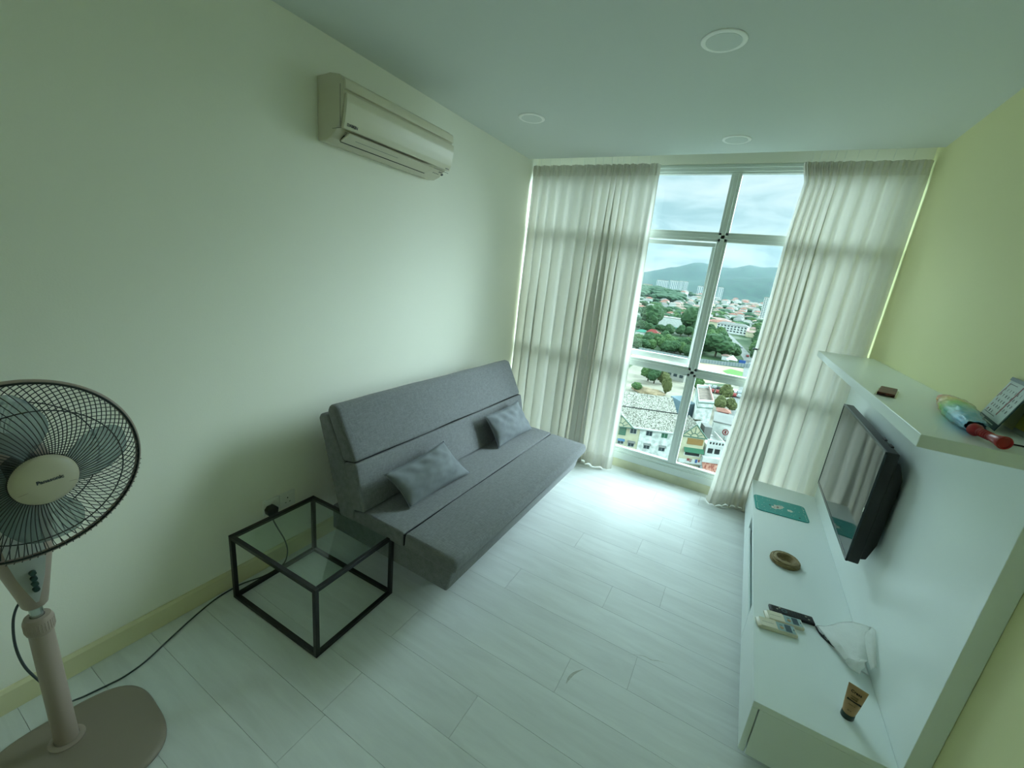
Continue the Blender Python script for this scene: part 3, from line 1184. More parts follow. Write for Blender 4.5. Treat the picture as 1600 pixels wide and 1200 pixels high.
lathe(b, [(0, 0.0005), (0.006, 0.0005), (0.006, 0), (0, 0)], (2.352, -0.525, zt), n=10, mi=2)
lathe(b, [(0, 0.0005), (0.006, 0.0005), (0.006, 0), (0, 0)], (2.520, -0.590, zt), n=10, mi=2)
for (xa, ya, xb, yb) in ((2.270, -0.44, 2.279, -0.63), (2.548, -0.41, 2.560, -0.60)):
    for k in range(9):
        t = k / 8
        if k == 4: continue
        box(b, xa + (xb - xa) * t - 0.001, xa + (xb - xa) * t + 0.001, ya + (yb - ya) * t - 0.006, ya + (yb - ya) * t + 0.006, zt, zt + 0.0004)
obj('printed_border', b, [wp, mat('brown_print', rgb(120, 70, 50), 0.5), mat('black_print', rgb(14, 30, 34), 0.5)], mt)

# woven ring dish
cane = mat('woven_cane', rgb(158, 138, 98), 0.6, noise_scale=60, noise_amt=0.25, bump=0.5, bump_scale=220, stretch=(1, 1, 4))
rg = empty('cane_ring_dish', (2.400, -1.200, KZ), 'small round woven cane dish on the white cabinet top', 'dish')
b = BM()
C0 = (2.400, -1.200, KZ)
lathe(b, [(0.045, 0.0), (0.064, 0.001), (0.068, 0.008), (0.068, 0.016), (0.064, 0.021), (0.058, 0.026), (0.050, 0.030), (0.044, 0.029), (0.040, 0.022), (0.034, 0.008), (0.030, 0.005), (0.0, 0.004), (0.0, 0.0)], C0, n=56)
obj('bowl', b, cane, rg, smooth=50)
b = BM()
for r_, h_ in ((0.0690, 0.006), (0.0690, 0.012), (0.0680, 0.018), (0.0600, 0.0262)):
    tube(b, [(C0[0] + r_ * math.cos(2 * math.pi * k / 60), C0[1] + r_ * math.sin(2 * math.pi * k / 60), KZ + h_ + 0.0005 * math.sin(k * 2.1)) for k in range(60)], 0.0026, 6, closed=True)
obj('cane_binding', b, cane, rg, smooth=180)


# remotes
def remote(name, label, group, x, y, ang, L, Wd, T, kind):
    r = empty(name, (x, y, KZ), label, 'remote control', group)
    Mx = Matrix.Translation((x, y, KZ)) @ Matrix.Rotation(ang, 4, 'Z')
    if kind == 'tv':
        b = BM(); box(b, -L / 2, L / 2, -Wd / 2, Wd / 2, 0, T, bev=0.004, seg=3, mtx=Mx)
        obj('body', b, MT['black_plastic'], r, smooth=40)
        km = mat('dark_rubber_keys', rgb(46, 52, 56), 0.6)
        for i in range(15):
            for j in range(4):
                if i in (4, 5, 6):
                    continue
                u = -L / 2 + 0.014 + i * (L - 0.03) / 14
                v = -Wd / 2 + 0.009 + j * (Wd - 0.018) / 3
                b = BM()
                box(b, u - 0.0035, u + 0.0035, v - 0.0028, v + 0.0028, T - 0.0005, T + 0.0014, bev=0.0006, seg=1, mtx=Mx)
                obj('button', b, km, r)
        b = BM()
        lathe(b, [(0.006, 0), (0.006, 0.0016), (0.013, 0.0016), (0.013, 0)], (-L / 2 + 0.058, 0, T - 0.0003), n=24, close=True)
        for v in b.verts: v.co = Mx @ v.co
        obj('navigation_ring', b, mat('dark_ring_key', rgb(60, 84, 88), 0.4), r)
        for (u, v) in ((L / 2 - 0.030, 0.006), (L / 2 - 0.022, -0.008), (-L / 2 + 0.030, 0.0), (-L / 2 + 0.042, 0.012)):
            b = BM()
            box(b, u - 0.0035, u + 0.0035, v - 0.002, v + 0.002, T + 0.0012, T + 0.0018, mtx=Mx)
            obj('key_mark', b, bpy.data.materials.get('pale_key_marks') or mat('pale_key_marks', rgb(200, 196, 170), 0.6), r)
        return r
    # pale air-conditioner remote, hinged lower cover toward -x
    b = BM()
    prof = [(-L / 2, 0.004), (-L / 2 + 0.006, 0.0), (L / 2 - 0.003, 0.0), (L / 2, 0.004), (L / 2, T - 0.004), (L / 2 - 0.004, T), (-L / 2 + 0.02, T), (-L / 2, T * 0.6)]
    prism(b, [(a, -Wd / 2, c) for a, c in prof], (0, Wd, 0), bev=0.0028, seg=3)
    for v in b.verts: v.co = Mx @ v.co
    obj('body', b, MT['ac_panel'], r, smooth=40)
    b = BM()
    box(b, -L / 2 + 0.012, -0.002, -Wd / 2 + 0.0005, Wd / 2 - 0.0005, T - 0.001, T + 0.0018, bev=0.001, mtx=Mx)
    obj('sliding_cover', b, MT['ac_panel'], r)
    b = BM(); box(b, -L / 2 + 0.02, -0.012, -0.0004, 0.0004, T + 0.0016, T + 0.0021, mtx=Mx)
    obj('cover_groove', b, MT['grey_print'], r)
    b = BM(); box(b, 0.001, L / 2 - 0.007, -Wd / 2 + 0.003, Wd / 2 - 0.003, T - 0.0003, T + 0.0006, mtx=Mx)
    obj('face_plate', b, mat('pale_blue_plate', rgb(150, 176, 176), 0.4), r)
    b = BM(); box(b, 0.032, L / 2 - 0.020, -Wd / 2 + 0.007, Wd / 2 - 0.007, T, T + 0.0012, bev=0.0004, seg=1, mtx=Mx)
    obj('display', b, mat('lcd_grey', rgb(78, 98, 106), 0.15), r)['label'] = 'dark grey LCD window'
    b = BM()
    lathe(b, [(0, 0), (0.0075, 0), (0.0075, 0.0018), (0, 0.0022)], (0.018, -0.006, T), n=20)
    for v in b.verts: v.co = Mx @ v.co
    obj('power_button', b, mat('tan_button', rgb(170, 140, 100), 0.4), r)
    b = BM(); box(b, 0.012, 0.024, 0.006, 0.012, T, T + 0.0016, bev=0.0004, seg=1, mtx=Mx)
    obj('mode_button', b, mat('grey_button', rgb(118, 140, 142), 0.4), r)
    b = BM(); box(b, L / 2 - 0.013, L / 2 - 0.009, -0.004, 0.004, T, T + 0.0009, mtx=Mx)
    obj('logo_mark', b, MT['slot'], r)
    return r


remote('remote_control', 'slim black remote control with rows of keys, behind the two pale ones', None, 2.399, -1.641, 0.17, 0.175, 0.047, 0.013, 'tv')
remote('remote_control', 'pale remote control with grey display lying next to the black remote', 'pale air conditioner remotes', 2.365, -1.704, 0.20, 0.150, 0.052, 0.017, 'ac')
remote('remote_control', 'pale remote control with grey display nearest the cabinet edge, farther from the black remote', 'pale air conditioner remotes', 2.334, -1.772, 0.20, 0.152, 0.052, 0.018, 'ac')

# cream tube standing on its cap
tbx, tby = 2.536, -2.072
tu = empty('cream_tube', (tbx, tby, KZ), 'small tan hand cream tube standing upside down on its dark green cap', 'tube')
TN = Vector((-0.34, -0.94, 0)).normalized()   # printed face toward the room
TR_ = Vector((-TN.y, TN.x, 0)).normalized()
b = BM()
lathe(b, [(0, 0), (0.0185, 0), (0.0195, 0.002), (0.0190, 0.021), (0.0175, 0.023), (0, 0.023)], (tbx, tby, KZ), n=36)
obj('cap', b, mat('dark_green_cap', rgb(20, 44, 36), 0.35), tu, smooth=45)
b = BM()
Nn = 36
rings = []
for k in range(15):
    t = k / 14
    z = KZ + 0.0225 + 0.105 * t
    rx_ = 0.0185 + (0.0275 - 0.0185) * t ** 0.8
    ry_ = 0.0185 * (1 - t) ** 0.75 + 0.0012
    rings.append([b.verts.new(Vector((tbx, tby, z)) + TR_ * math.cos(2 * math.pi * q / Nn) * rx_ + TN * math.sin(2 * math.pi * q / Nn) * ry_) for q in range(Nn)])
for A_, B_ in zip(rings, rings[1:]):
    for q in range(Nn):
        b.faces.new((A_[q], A_[(q + 1) % Nn], B_[(q + 1) % Nn], B_[q]))
b.faces.new(rings[0]); b.faces.new(rings[-1])
obj('tube_body', b, mat('tan_tube', rgb(176, 140, 98), 0.38, noise_scale=14, noise_amt=0.05), tu, smooth=60)
tp = MT['black_print'] = mat('dark_brown_print', rgb(34, 26, 18), 0.5)
gd = mat('olive_print', rgb(104, 90, 38), 0.5)


def on_tube(h):
    t = (h - 0.0225) / 0.105
    return Vector((tbx, tby, KZ + h)) + TN * (0.0185 * (1 - t) ** 0.75 + 0.0016)


slope = (on_tube(0.10) - on_tube(0.06)).normalized()
lettering('brand_lettering', 'Cress', 0.013, TR_, slope, on_tube(0.108), tp, tu, bold=0.0002)
lettering('product_lettering', 'HAND', 0.007, TR_, slope, on_tube(0.092), gd, tu, bold=0.0002)
lettering('product_lettering', 'CREAM', 0.0055, TR_, slope, on_tube(0.084), gd, tu, bold=0.0002)
b = BM()
c = on_tube(0.0755)
prism(b, [c - TR_ * 0.017 - slope * 0.002, c + TR_ * 0.022 - slope * 0.002, c + TR_ * 0.022 + slope * 0.002, c - TR_ * 0.017 + slope * 0.002], -TN * 0.003)
obj('print_bar', b, tp, tu)
lettering('small_print', 'moisture', 0.005, TR_, slope, on_tube(0.062), gd, tu)
lettering('small_print', '50 ml', 0.005, TR_, slope, on_tube(0.040), tp, tu)

# white cloth pouch leaning on the panel
cloth = mat('white_thin_cloth', rgb(252, 253, 252), 0.9, spec=0.1, bump=0.2, bump_scale=240)
pouch = empty('cloth_pouch', (2.58, -1.75, KZ), 'crumpled white cloth pouch with dark drawstring edge leaning on the panel', 'pouch')
CP = [[(2.495, -1.640, 0.307), (2.535, -1.626, 0.318), (2.580, -1.616, 0.356), (2.610, -1.632, 0.387), (2.638, -1.708, 0.441)],
      [(2.505, -1.662, 0.308), (2.540, -1.677, 0.326), (2.575, -1.698, 0.355), (2.605, -1.708, 0.377), (2.635, -1.716, 0.403)],
      [(2.525, -1.729, 0.320), (2.545, -1.748, 0.345), (2.575, -1.765, 0.352), (2.600, -1.770, 0.378), (2.632, -1.758, 0.384)],
      [(2.548, -1.784, 0.325), (2.562, -1.790, 0.345), (2.580, -1.809, 0.356), (2.600, -1.813, 0.374), (2.630, -1.796, 0.371)],
      [(2.563, -1.824, 0.330), (2.570, -1.833, 0.350), (2.580, -1.844, 0.362), (2.600, -1.837, 0.368), (2.625, -1.821, 0.360)]]


def patch(CP, n=6):
    rows_ = [catmull(r, n) for r in CP]
    cols = list(zip(*rows_))
    return [catmull(c, n) for c in cols]


def sheet_from(G, thick=0.0012, wr=0.002, seed=0):
    b = BM()
    V = [[b.verts.new(p + Vector((nz1(p.x * 60, p.y * 60 + seed, p.z * 60), nz1(p.x * 50 + 5, p.y * 50, p.z * 50), nz1(p.x * 55, p.y * 55, p.z * 55 + 9))) * wr) for p in r] for r in G]
    for i in range(len(V) - 1):
        for j in range(len(V[0]) - 1):
            b.faces.new((V[i][j], V[i + 1][j], V[i + 1][j + 1], V[i][j + 1]))
    bmesh.ops.solidify(b, geom=b.faces[:], thickness=thick)
    return b


obj('cloth', sheet_from(patch(CP)), cloth, pouch, smooth=180)
# under layer resting on the board
CP2 = [[(2.497, -1.642, 0.305), (2.55, -1.640, 0.306), (2.60, -1.66, 0.308), (2.640, -1.700, 0.312)],
       [(2.530, -1.720, 0.305), (2.57, -1.730, 0.306), (2.61, -1.74, 0.308), (2.642, -1.760, 0.312)],
       [(2.568, -1.800, 0.306), (2.59, -1.815, 0.308), (2.62, -1.82, 0.309), (2.642, -1.830, 0.312)]]
obj('cloth_underside', sheet_from(patch(CP2), wr=0.001, seed=4), cloth, pouch, smooth=180)
KP = [[(2.567, -1.798, 0.307), (2.575, -1.799, 0.321), (2.590, -1.827, 0.360), (2.615, -1.844, 0.383)],
      [(2.580, -1.815, 0.306), (2.574, -1.830, 0.335), (2.585, -1.855, 0.368), (2.612, -1.850, 0.376)],
      [(2.590, -1.825, 0.306), (2.582, -1.850, 0.330), (2.594, -1.862, 0.350), (2.612, -1.852, 0.360)],
      [(2.612, -1.838, 0.306), (2.606, -1.860, 0.328), (2.606, -1.860, 0.335), (2.612, -1.850, 0.345)]]
obj('gathered_corner', sheet_from(patch(KP), wr=0.006, seed=2), cloth, pouch, smooth=180)
FP = [[(2.625, -1.722, 0.396), (2.632, -1.700, 0.412), (2.640, -1.698, 0.436), (2.644, -1.734, 0.452)],
      [(2.622, -1.760, 0.388), (2.625, -1.755, 0.400), (2.636, -1.755, 0.425), (2.643, -1.770, 0.430)],
      [(2.622, -1.812, 0.378), (2.624, -1.812, 0.390), (2.634, -1.812, 0.405), (2.643, -1.812, 0.402)],
      [(2.628, -1.860, 0.360), (2.630, -1.862, 0.370), (2.636, -1.860, 0.380), (2.643, -1.857, 0.374)]]
obj('flap', sheet_from(patch(FP), wr=0.002, seed=7), cloth, pouch, smooth=180)
b = BM()
tube(b, catmull([(2.490, -1.648, 0.307), (2.496, -1.676, 0.308), (2.518, -1.706, 0.312), (2.545, -1.744, 0.322), (2.558, -1.780, 0.328), (2.566, -1.800, 0.322)], 6), 0.0024, 7)
tube(b, catmull([(2.492, -1.650, 0.306), (2.504, -1.690, 0.306), (2.530, -1.726, 0.308), (2.552, -1.756, 0.316)], 6), 0.0032, 7)
tube(b, catmull([(2.505, -1.700, 0.306), (2.522, -1.690, 0.312), (2.528, -1.716, 0.310), (2.545, -1.735, 0.312)], 6), 0.0022, 7)
obj('drawstring', b, mat('black_drawstring', rgb(18, 28, 30), 0.6), pouch, smooth=180)
# ================================================================== THINGS ON THE WALL SHELF
SZ = 1.3588
# dark red packet in clear plastic
pk = empty('plastic_packet', (2.465, -1.583, SZ), 'small flat dark red packet in a clear wrapper on the white shelf', 'packet')
PM = Matrix.Translation((2.465, -1.583, SZ)) @ Matrix.Rotation(math.atan2(0.185, 0.052) - math.pi, 4, 'Z')
b = BM(); box(b, -0.090, 0.088, -0.026, 0.026, 0.003, 0.013, bev=0.003, mtx=PM)
obj('contents', b, mat('dark_red_contents', rgb(96, 36, 26), 0.45, noise_scale=60, noise_amt=0.5), pk)
b = BM(); box(b, -0.098, 0.098, -0.031, 0.031, 0.0, 0.003, bev=0.001, seg=1, mtx=PM)
obj('clear_wrapper', b, glass_mat('clear_plastic', (0.90, 0.88, 0.84), 1.2, 0.08), pk)

# rainbow duster
du = empty('static_duster', (2.57, -1.90, SZ), 'rainbow coloured fluffy duster with a red handle in a plastic sleeve on the shelf', 'duster')


def rainbow_mat():
    q = Mat('rainbow_fibre')
    q.b.inputs['Roughness'].default_value = 0.3
    tcn = q.n('ShaderNodeTexCoord')
    sp = q.n('ShaderNodeSeparateXYZ')
    q.l(tcn.outputs['Object'], sp.inputs[0])
    mr = q.n('ShaderNodeMapRange')
    mr.inputs[1].default_value = 0.31
    mr.inputs[2].default_value = -0.19
    q.l(sp.outputs['Y'], mr.inputs[0])
    r = q.n('ShaderNodeValToRGB')
    els = r.color_ramp.elements
    els[0].position = 0.0
    els[0].color = rgb(214, 130, 120)
    els[1].position = 1.0
    els[1].color = rgb(30, 150, 196)
    for p, c in ((0.18, rgb(224, 158, 118)), (0.34, rgb(226, 206, 96)), (0.50, rgb(130, 204, 92)), (0.64, rgb(96, 200, 190)), (0.80, rgb(66, 178, 210))):
        e = els.new(p)
        e.color = c
    q.l(mr.outputs[0], r.inputs[0])
    q.l(r.outputs[0], q.b.inputs['Base Color'])
    return q.m


A0, A1 = Vector((2.622, -1.600, SZ + 0.022)), Vector((2.540, -2.085, SZ + 0.026))
ax_ = (A1 - A0).normalized()
sx_ = Vector((ax_.y, -ax_.x, 0)).normalized()


def duster_r(t):
    return 0.008 + 0.025 * math.sin(math.pi * min(1, (t * 0.80 + 0.10))) ** 0.9 if t < 0.98 else 0.018


b = BM()


def dfn(u, v):
    a = 2 * math.pi * u
    t = v
    r = duster_r(t)
    c = A0.lerp(A1, t)
    k = 1 + 0.22 * nz1(math.cos(a) * 2.3, math.sin(a) * 2.3, t * 14) + 0.14 * nz1(math.cos(a) * 5, math.sin(a) * 5, t * 30)
    p = c + sx_ * (math.cos(a) * r * 1.15 * k) + Vector((0, 0, 1)) * (math.sin(a) * r * 0.85 * k)
    p.z = max(p.z, SZ + 0.002)
    return p


grid(b, dfn, 36, 60)
bmesh.ops.remove_doubles(b, verts=b.verts, dist=0.0002)
obj('fluffy_head', b, rainbow_mat(), du, smooth=180)
b = BM()


def sfn(u, v):
    a = 2 * math.pi * u
    t = -0.06 + 1.08 * v
    r = (0.004 + 0.034 * math.sin(math.pi * min(1, max(0.0, t * 0.78 + 0.08))) ** 0.8) if v < 0.97 else 0.022
    c = A0.lerp(A1, t)
    k = 1 + 0.10 * nz1(math.cos(a) * 1.7 + 3, math.sin(a) * 1.7, t * 7) + 0.05 * nz1(math.cos(a) * 4, math.sin(a) * 4, t * 22)
    p = c + sx_ * (math.cos(a) * r * 1.1 * k) + Vector((0, 0, 1)) * (math.sin(a) * r * 0.9 * k)
    p.z = max(p.z, SZ + 0.0008)
    return p


grid(b, sfn, 36, 50)
bmesh.ops.remove_doubles(b, verts=b.verts, dist=0.0002)
obj('plastic_sleeve', b, glass_mat('sleeve_plastic', (0.985, 0.985, 0.985), 0.7, 0.15), du, smooth=180)
H0, H1 = Vector((2.535, -2.090, SZ + 0.021)), Vector((2.558, -2.198, SZ + 0.020))
hd = (H1 - H0).normalized()
Lh = (H1 - H0).length
redm = mat('red_handle', rgb(160, 22, 30), 0.28)
b = BM()
prof = [(0, 0), (0.012, 0.0), (0.0165, 0.003), (0.017, 0.012), (0.014, 0.019), (0.0105, 0.026)]
for k in range(5):
    prof += [(0.0115, 0.030 + k * 0.008), (0.0098, 0.034 + k * 0.008)]
prof += [(0.0112, 0.074), (0.0135, 0.090), (0.0172, Lh - 0.002), (0.0165, Lh), (0.0140, Lh), (0.0125, Lh - 0.003), (0, Lh - 0.003)]
lathe(b, prof, H0, hd, n=36)
obj('handle', b, redm, du, smooth=40)

# desk calendar leaning back against the yellow wall
ca = empty('desk_calendar', (2.67, -1.85, SZ), 'desk calendar page with a dark teal foot strip leaning on the yellow wall', 'calendar')
CA_, CB_ = Vector((2.666, -1.742, SZ + 0.001)), Vector((2.632, -1.950, SZ + 0.001))
CU = (Vector((2.7005, -1.768, SZ + 0.148)) - CA_)
CR = (CB_ - CA_)
Lr, Lu = CR.length, CU.length
CRn, CUn = CR.normalized(), CU.normalized()
CN = CRn.cross(CUn).normalized()
if CN.x > 0:
    CN = -CN


def cpt(u, v, o=0):
    return CA_ + CR * u + CU * v + CN * o


def cslab(b, u0, u1, v0, v1, o0, o1, mi=0):
    prism(b, [cpt(u0, v0, o0), cpt(u1, v0, o0), cpt(u1, v1, o0), cpt(u0, v1, o0)], CN * (o1 - o0), mi=mi)


tealdark = mat('dark_teal_card', rgb(40, 74, 84), 0.5)
pagew = mat('calendar_paper', rgb(196, 206, 204), 0.6)
pinkm = mat('dull_red_print', rgb(140, 84, 88), 0.6)
b = BM(); cslab(b, 0, 1, 0, 1.0, -0.0015, 0.0005)
obj('backing_card', b, tealdark, ca)
b = BM(); cslab(b, 0.02, 0.985, 0.13, 0.93, 0.0005, 0.002)
obj('page', b, pagew, ca)
b = BM(); cslab(b, 0.03, 1.0, 0.93, 1.0, 0.0005, 0.006)
obj('top_binding', b, mat('grey_binding', rgb(110, 126, 130), 0.5), ca)
b = BM()
cslab(b, 0.10, 0.28, 0.035, 0.10, 0.0005, 0.0012)
cslab(b, 0.38, 0.80, 0.055, 0.075, 0.0005, 0.0012)
obj('foot_print', b, pagew, ca)
b = BM()
day = 0
for r_ in range(5):
    for c_ in range(7):
        day += 1
        if day > 31:
            break
        u, v = 0.12 + 0.118 * c_, 0.74 - 0.12 * r_
        s = str(day)
        for q, chx in enumerate(s):
            uu = u + q * 0.022
            segs = {'0': 'abcdef', '1': 'bc', '2': 'abged', '3': 'abgcd', '4': 'fgbc', '5': 'afgcd', '6': 'afgcde', '7': 'abc', '8': 'abcdefg', '9': 'abcdfg'}[chx]
            W_, H_, T_ = 0.014, 0.055, 0.0045
            pos = {'a': (0, H_, W_, H_ + T_), 'd': (0, 0, W_, T_), 'g': (0, H_ / 2, W_, H_ / 2 + T_), 'b': (W_ - T_ / 2, H_ / 2, W_, H_), 'c': (W_ - T_ / 2, 0, W_, H_ / 2), 'e': (0, 0, T_ / 2, H_ / 2), 'f': (0, H_ / 2, T_ / 2, H_)}
            for sg in segs:
                a = pos[sg]
                cslab(b, uu + a[0], uu + a[2] + 0.002, v + a[1] - 0.03, v + a[3] - 0.03, 0.002, 0.0024, mi=1 if c_ == 0 else 0)
obj('dates', b, [MT['grey_print'], pinkm], ca)
b = BM()
for (v, u0, u1) in ((0.20, 0.08, 0.60), (0.86, 0.1, 0.45)):
    cslab(b, u0, u1, v, v + 0.012, 0.002, 0.0024)
prism(b, [cpt(0.60, 0.26, 0.0022), cpt(0.64, 0.24, 0.0022), cpt(0.70, 0.88, 0.0022), cpt(0.66, 0.90, 0.0022)], CN * 0.0004, mi=1)
prism(b, [cpt(0.05, 0.55, 0.0022), cpt(0.07, 0.54, 0.0022), cpt(0.13, 0.86, 0.0022), cpt(0.11, 0.87, 0.0022)], CN * 0.0004, mi=1)
obj('page_marks', b, [MT['grey_print'], pinkm], ca)
b = BM()
prism(b, [(2.688, -1.90, SZ + 0.0005), (2.690, -2.035, SZ + 0.0005), (2.700, -2.035, SZ + 0.105), (2.700, -1.90, SZ + 0.105)], (0.0016, 0, 0))
obj('easel_flap', b, pagew, ca)
b = BM()
prism(b, [(2.6885, -1.905, SZ + 0.016), (2.6895, -1.965, SZ + 0.016), (2.6965, -1.965, SZ + 0.080), (2.6965, -1.905, SZ + 0.080)], (-0.0008, 0, 0))
obj('yellow_print', b, mat('yellow_card', rgb(206, 200, 96), 0.5), ca)
b = BM()
tube(b, catmull([(2.600, -2.104, SZ + 0.0025), (2.624, -2.100, SZ + 0.0025), (2.645, -2.104, SZ + 0.0025), (2.672, -2.13, SZ + 0.0025), (2.690, -2.19, SZ + 0.0025)], 8), 0.0022, 7)
tag(recentre(obj('thin_cable', b, MT['black_plastic'], smooth=180)), 'short thin black cable beside the red handle on the shelf', 'cable')

# ================================================================== STANDING FAN
FX, FY = 0.305, -3.430
fan = empty('pedestal_fan', (FX, FY, 0), 'taupe pedestal fan with a round wire guard standing beside the white wall', 'fan')
b = BM()


def base_ring(k, z, n=72):
    ring = []
    for i in range(n):
        a = 2 * math.pi * i / n
        c, s = math.cos(a), math.sin(a)
        r = 1 / (abs(c) ** 3.2 + abs(s) ** 3.2) ** (1 / 3.2)
        p = Vector((c * r * 0.208 * k, s * r * 0.208 * k, 0))
        p.rotate(Matrix.Rotation(math.radians(-4), 3, 'Z'))
        ring.append(b.verts.new(Vector((0.378, -3.430, z)) + p))
    return ring


RR = [base_ring(k, z) for k, z in ((0.985, 0.0), (1.0, 0.004), (1.0, 0.012), (0.985, 0.018), (0.93, 0.022), (0.7, 0.027), (0.4, 0.031))]
for A_, B_ in zip(RR, RR[1:]):
    for q in range(72):
        b.faces.new((A_[q], A_[(q + 1) % 72], B_[(q + 1) % 72], B_[q]))
b.faces.new(RR[0]); b.faces.new(RR[-1])
obj('base', b, MT['taupe_dark'], fan, smooth=50)
b = BM()
lathe(b, [(0.030, 0.026), (0.044, 0.028), (0.044, 0.034), (0.036, 0.038), (0.030, 0.038)], (FX, FY, 0), n=40, close=True)
obj('base_collar', b, MT['taupe'], fan, smooth=50)
b = BM(); box(b, 0.455, 0.505, -3.435, -3.395, 0.0268, 0.0276)
sk = obj('sticker', b, MT['white_plastic'], fan)
b = BM(); box(b, 0.463, 0.497, -3.428, -3.424, 0.0276, 0.0280); box(b, 0.463, 0.488, -3.416, -3.412, 0.0276, 0.0280)
obj('sticker_print', b, MT['grey_print'], sk)
b = BM(); lathe(b, [(0.0285, 0.030), (0.0265, 0.500), (0.0, 0.500), (0.0, 0.030)], (FX, FY, 0), n=40)
obj('pole', b, MT['taupe'], fan, smooth=50)
b = BM()
lathe(b, [(0.026, 0.470), (0.030, 0.476), (0.032, 0.486), (0.032, 0.520), (0.028, 0.530), (0.016, 0.532), (0.016, 0.470)], (FX, FY, 0), n=40, close=True)
for k in range(30):
    a = 2 * math.pi * k / 30
    d = Vector((math.cos(a), math.sin(a), 0))
    cyl(b, Vector((FX, FY, 0.486)) + d * 0.0315, Vector((FX, FY, 0.516)) + d * 0.0315, 0.0016, n=6)
obj('locking_collar', b, MT['taupe'], fan, smooth=40)
b = BM(); cyl(b, (FX, FY, 0.50), (FX, FY, 0.60), 0.0145, n=28)
obj('inner_tube', b, MT['chrome'], fan, smooth=40)
# control housing: flares upward into a fork-shaped shield
b = BM()


def hring(z, hy, x0, x1, n=36, cy=FY):
    ring = []
    for i in range(n):
        a = 2 * math.pi * i / n
        c, s = math.cos(a), math.sin(a)
        r = 1 / (abs(c) ** 2.6 + abs(s) ** 2.6) ** (1 / 2.6)
        ring.append(b.verts.new(Vector(((x0 + x1) / 2 + c * r * (x1 - x0) / 2, cy + s * r * hy, z))))
    return ring


RR = [hring(z, hy, x0, x1) for z, hy, x0, x1 in ((0.570, 0.022, 0.280, 0.330), (0.580, 0.027, 0.272, 0.340), (0.610, 0.032, 0.262, 0.350), (0.680, 0.046, 0.250, 0.352), (0.750, 0.060, 0.246, 0.350), (0.830, 0.070, 0.248, 0.342), (0.900, 0.068, 0.254, 0.336), (0.960, 0.050, 0.262, 0.332), (1.000, 0.034, 0.270, 0.330))]
for A_, B_ in zip(RR, RR[1:]):
    for q in range(36):
        b.faces.new((A_[q], A_[(q + 1) % 36], B_[(q + 1) % 36], B_[q]))
b.faces.new(RR[0]); b.faces.new(RR[-1])
obj('control_housing', b, MT['taupe'], fan, smooth=60)
b = BM()


def cpf(z, s):
    hy = interp([(0.605, 0.003), (0.64, 0.013), (0.69, 0.026), (0.75, 0.036), (0.82, 0.040), (0.88, 0.034), (0.91, 0.014)], z)
    x = interp([(0.605, 0.3515), (0.68, 0.3545), (0.75, 0.353), (0.83, 0.345), (0.91, 0.338)], z)
    return Vector((x - 0.10 * abs(s * hy) ** 1.2 * 2, FY + s * hy, z))


grid(b, lambda u, v: cpf(0.605 + 0.305 * v, u * 2 - 1), 8, 24)
bmesh.ops.solidify(b, geom=b.faces[:], thickness=0.004)
obj('control_panel', b, MT['silver'], fan, smooth=60)['label'] = 'silver control panel'
for k, z in enumerate((0.706, 0.688, 0.670, 0.652)):
    b = BM()
    cyl(b, (0.350, FY + 0.002, z), (0.3640, FY + 0.002, z), 0.0075, 0.0068, 18)
    obj('push_button', b, mat('dark_green_button', rgb(22, 52, 50), 0.35) if k == 0 else bpy.data.materials['dark_green_button'], fan, smooth=40)

FN = Vector((0.992, 0.115, 0.053)).normalized()
FC = Vector((0.463, -3.412, 1.051))
FE = Vector((0, 0, 1)).cross(FN).normalized()    # toward +y
FU = FN.cross(FE).normalized()
GR = 0.228


def fpt(r, a, h):
    return FC + FE * (r * math.cos(a)) + FU * (r * math.sin(a)) + FN * h


b = BM()
lathe(b, [(0, -0.215), (0.035, -0.212), (0.058, -0.195), (0.068, -0.160), (0.070, -0.120), (0.070, -0.085), (0.060, -0.078), (0.0, -0.078)], FC, FN, n=44)
obj('motor_housing', b, MT['taupe'], fan, smooth=50)
b = BM(); cyl(b, FC - FN * 0.12, FC + FN * 0.03, 0.006, n=16); lathe(b, [(0, 0.034), (0.030, 0.030), (0.040, 0.015), (0.042, -0.030), (0.0, -0.030)], FC, FN, n=36)
blade_parent = obj('blade_hub', b, MT['wire'], fan, smooth=40)
for k in range(4):
    a0 = math.radians((-4, 92, 182, 266)[k])
    b = BM()

    def bl(u, v, a0=a0):
        r = 0.036 + 0.166 * v
        spread = math.radians(18 + 52 * math.sin(math.pi * min(1, 0.22 + 0.62 * v)))
        rr_ = r * (1 - 0.16 * (2 * u - 1) ** 4 * v)
        a = a0 + (u - 0.5) * spread + 0.35 * (v - 0.5)
        h = -0.004 + (u - 0.5) * 0.052 * (1 - 0.25 * v) + 0.006 * math.sin(math.pi * u)
        return fpt(rr_, a, h)
    grid(b, bl, 18, 16)
    bmesh.ops.solidify(b, geom=b.faces[:], thickness=0.0018)
    obj('blade', b, MT['blade'], blade_parent, smooth=60)


def guard(front):
    b = BM()
    NW = 88
    r0 = 0.060 if front else 0.055
    for i in range(NW):
        th = 2 * math.pi * i / NW
        pts = []
        for k in range(15):
            t = k / 14
            r = r0 + (GR - 0.004 - r0) * t
            sw = math.radians(21) * (t ** 0.9) * (1 if front else -1)
            h = 0.078 * (1 - t ** 3.0) + 0.004 if front else -0.088 * (1 - t ** 4.0) - 0.004
            pts.append(fpt(r, th + sw, h))
        tube(b, pts, 0.00115, 4)
    for r, h in (((0.062, 0.080), (0.165, 0.0545)) if front else ((0.058, -0.090), (0.165, -0.068))):
        tube(b, [fpt(r, 2 * math.pi * q / 80, h) for q in range(80)], 0.0016, 5, closed=True)
    return obj('front_guard' if front else 'rear_guard', b, MT['wire'], fan, smooth=180)


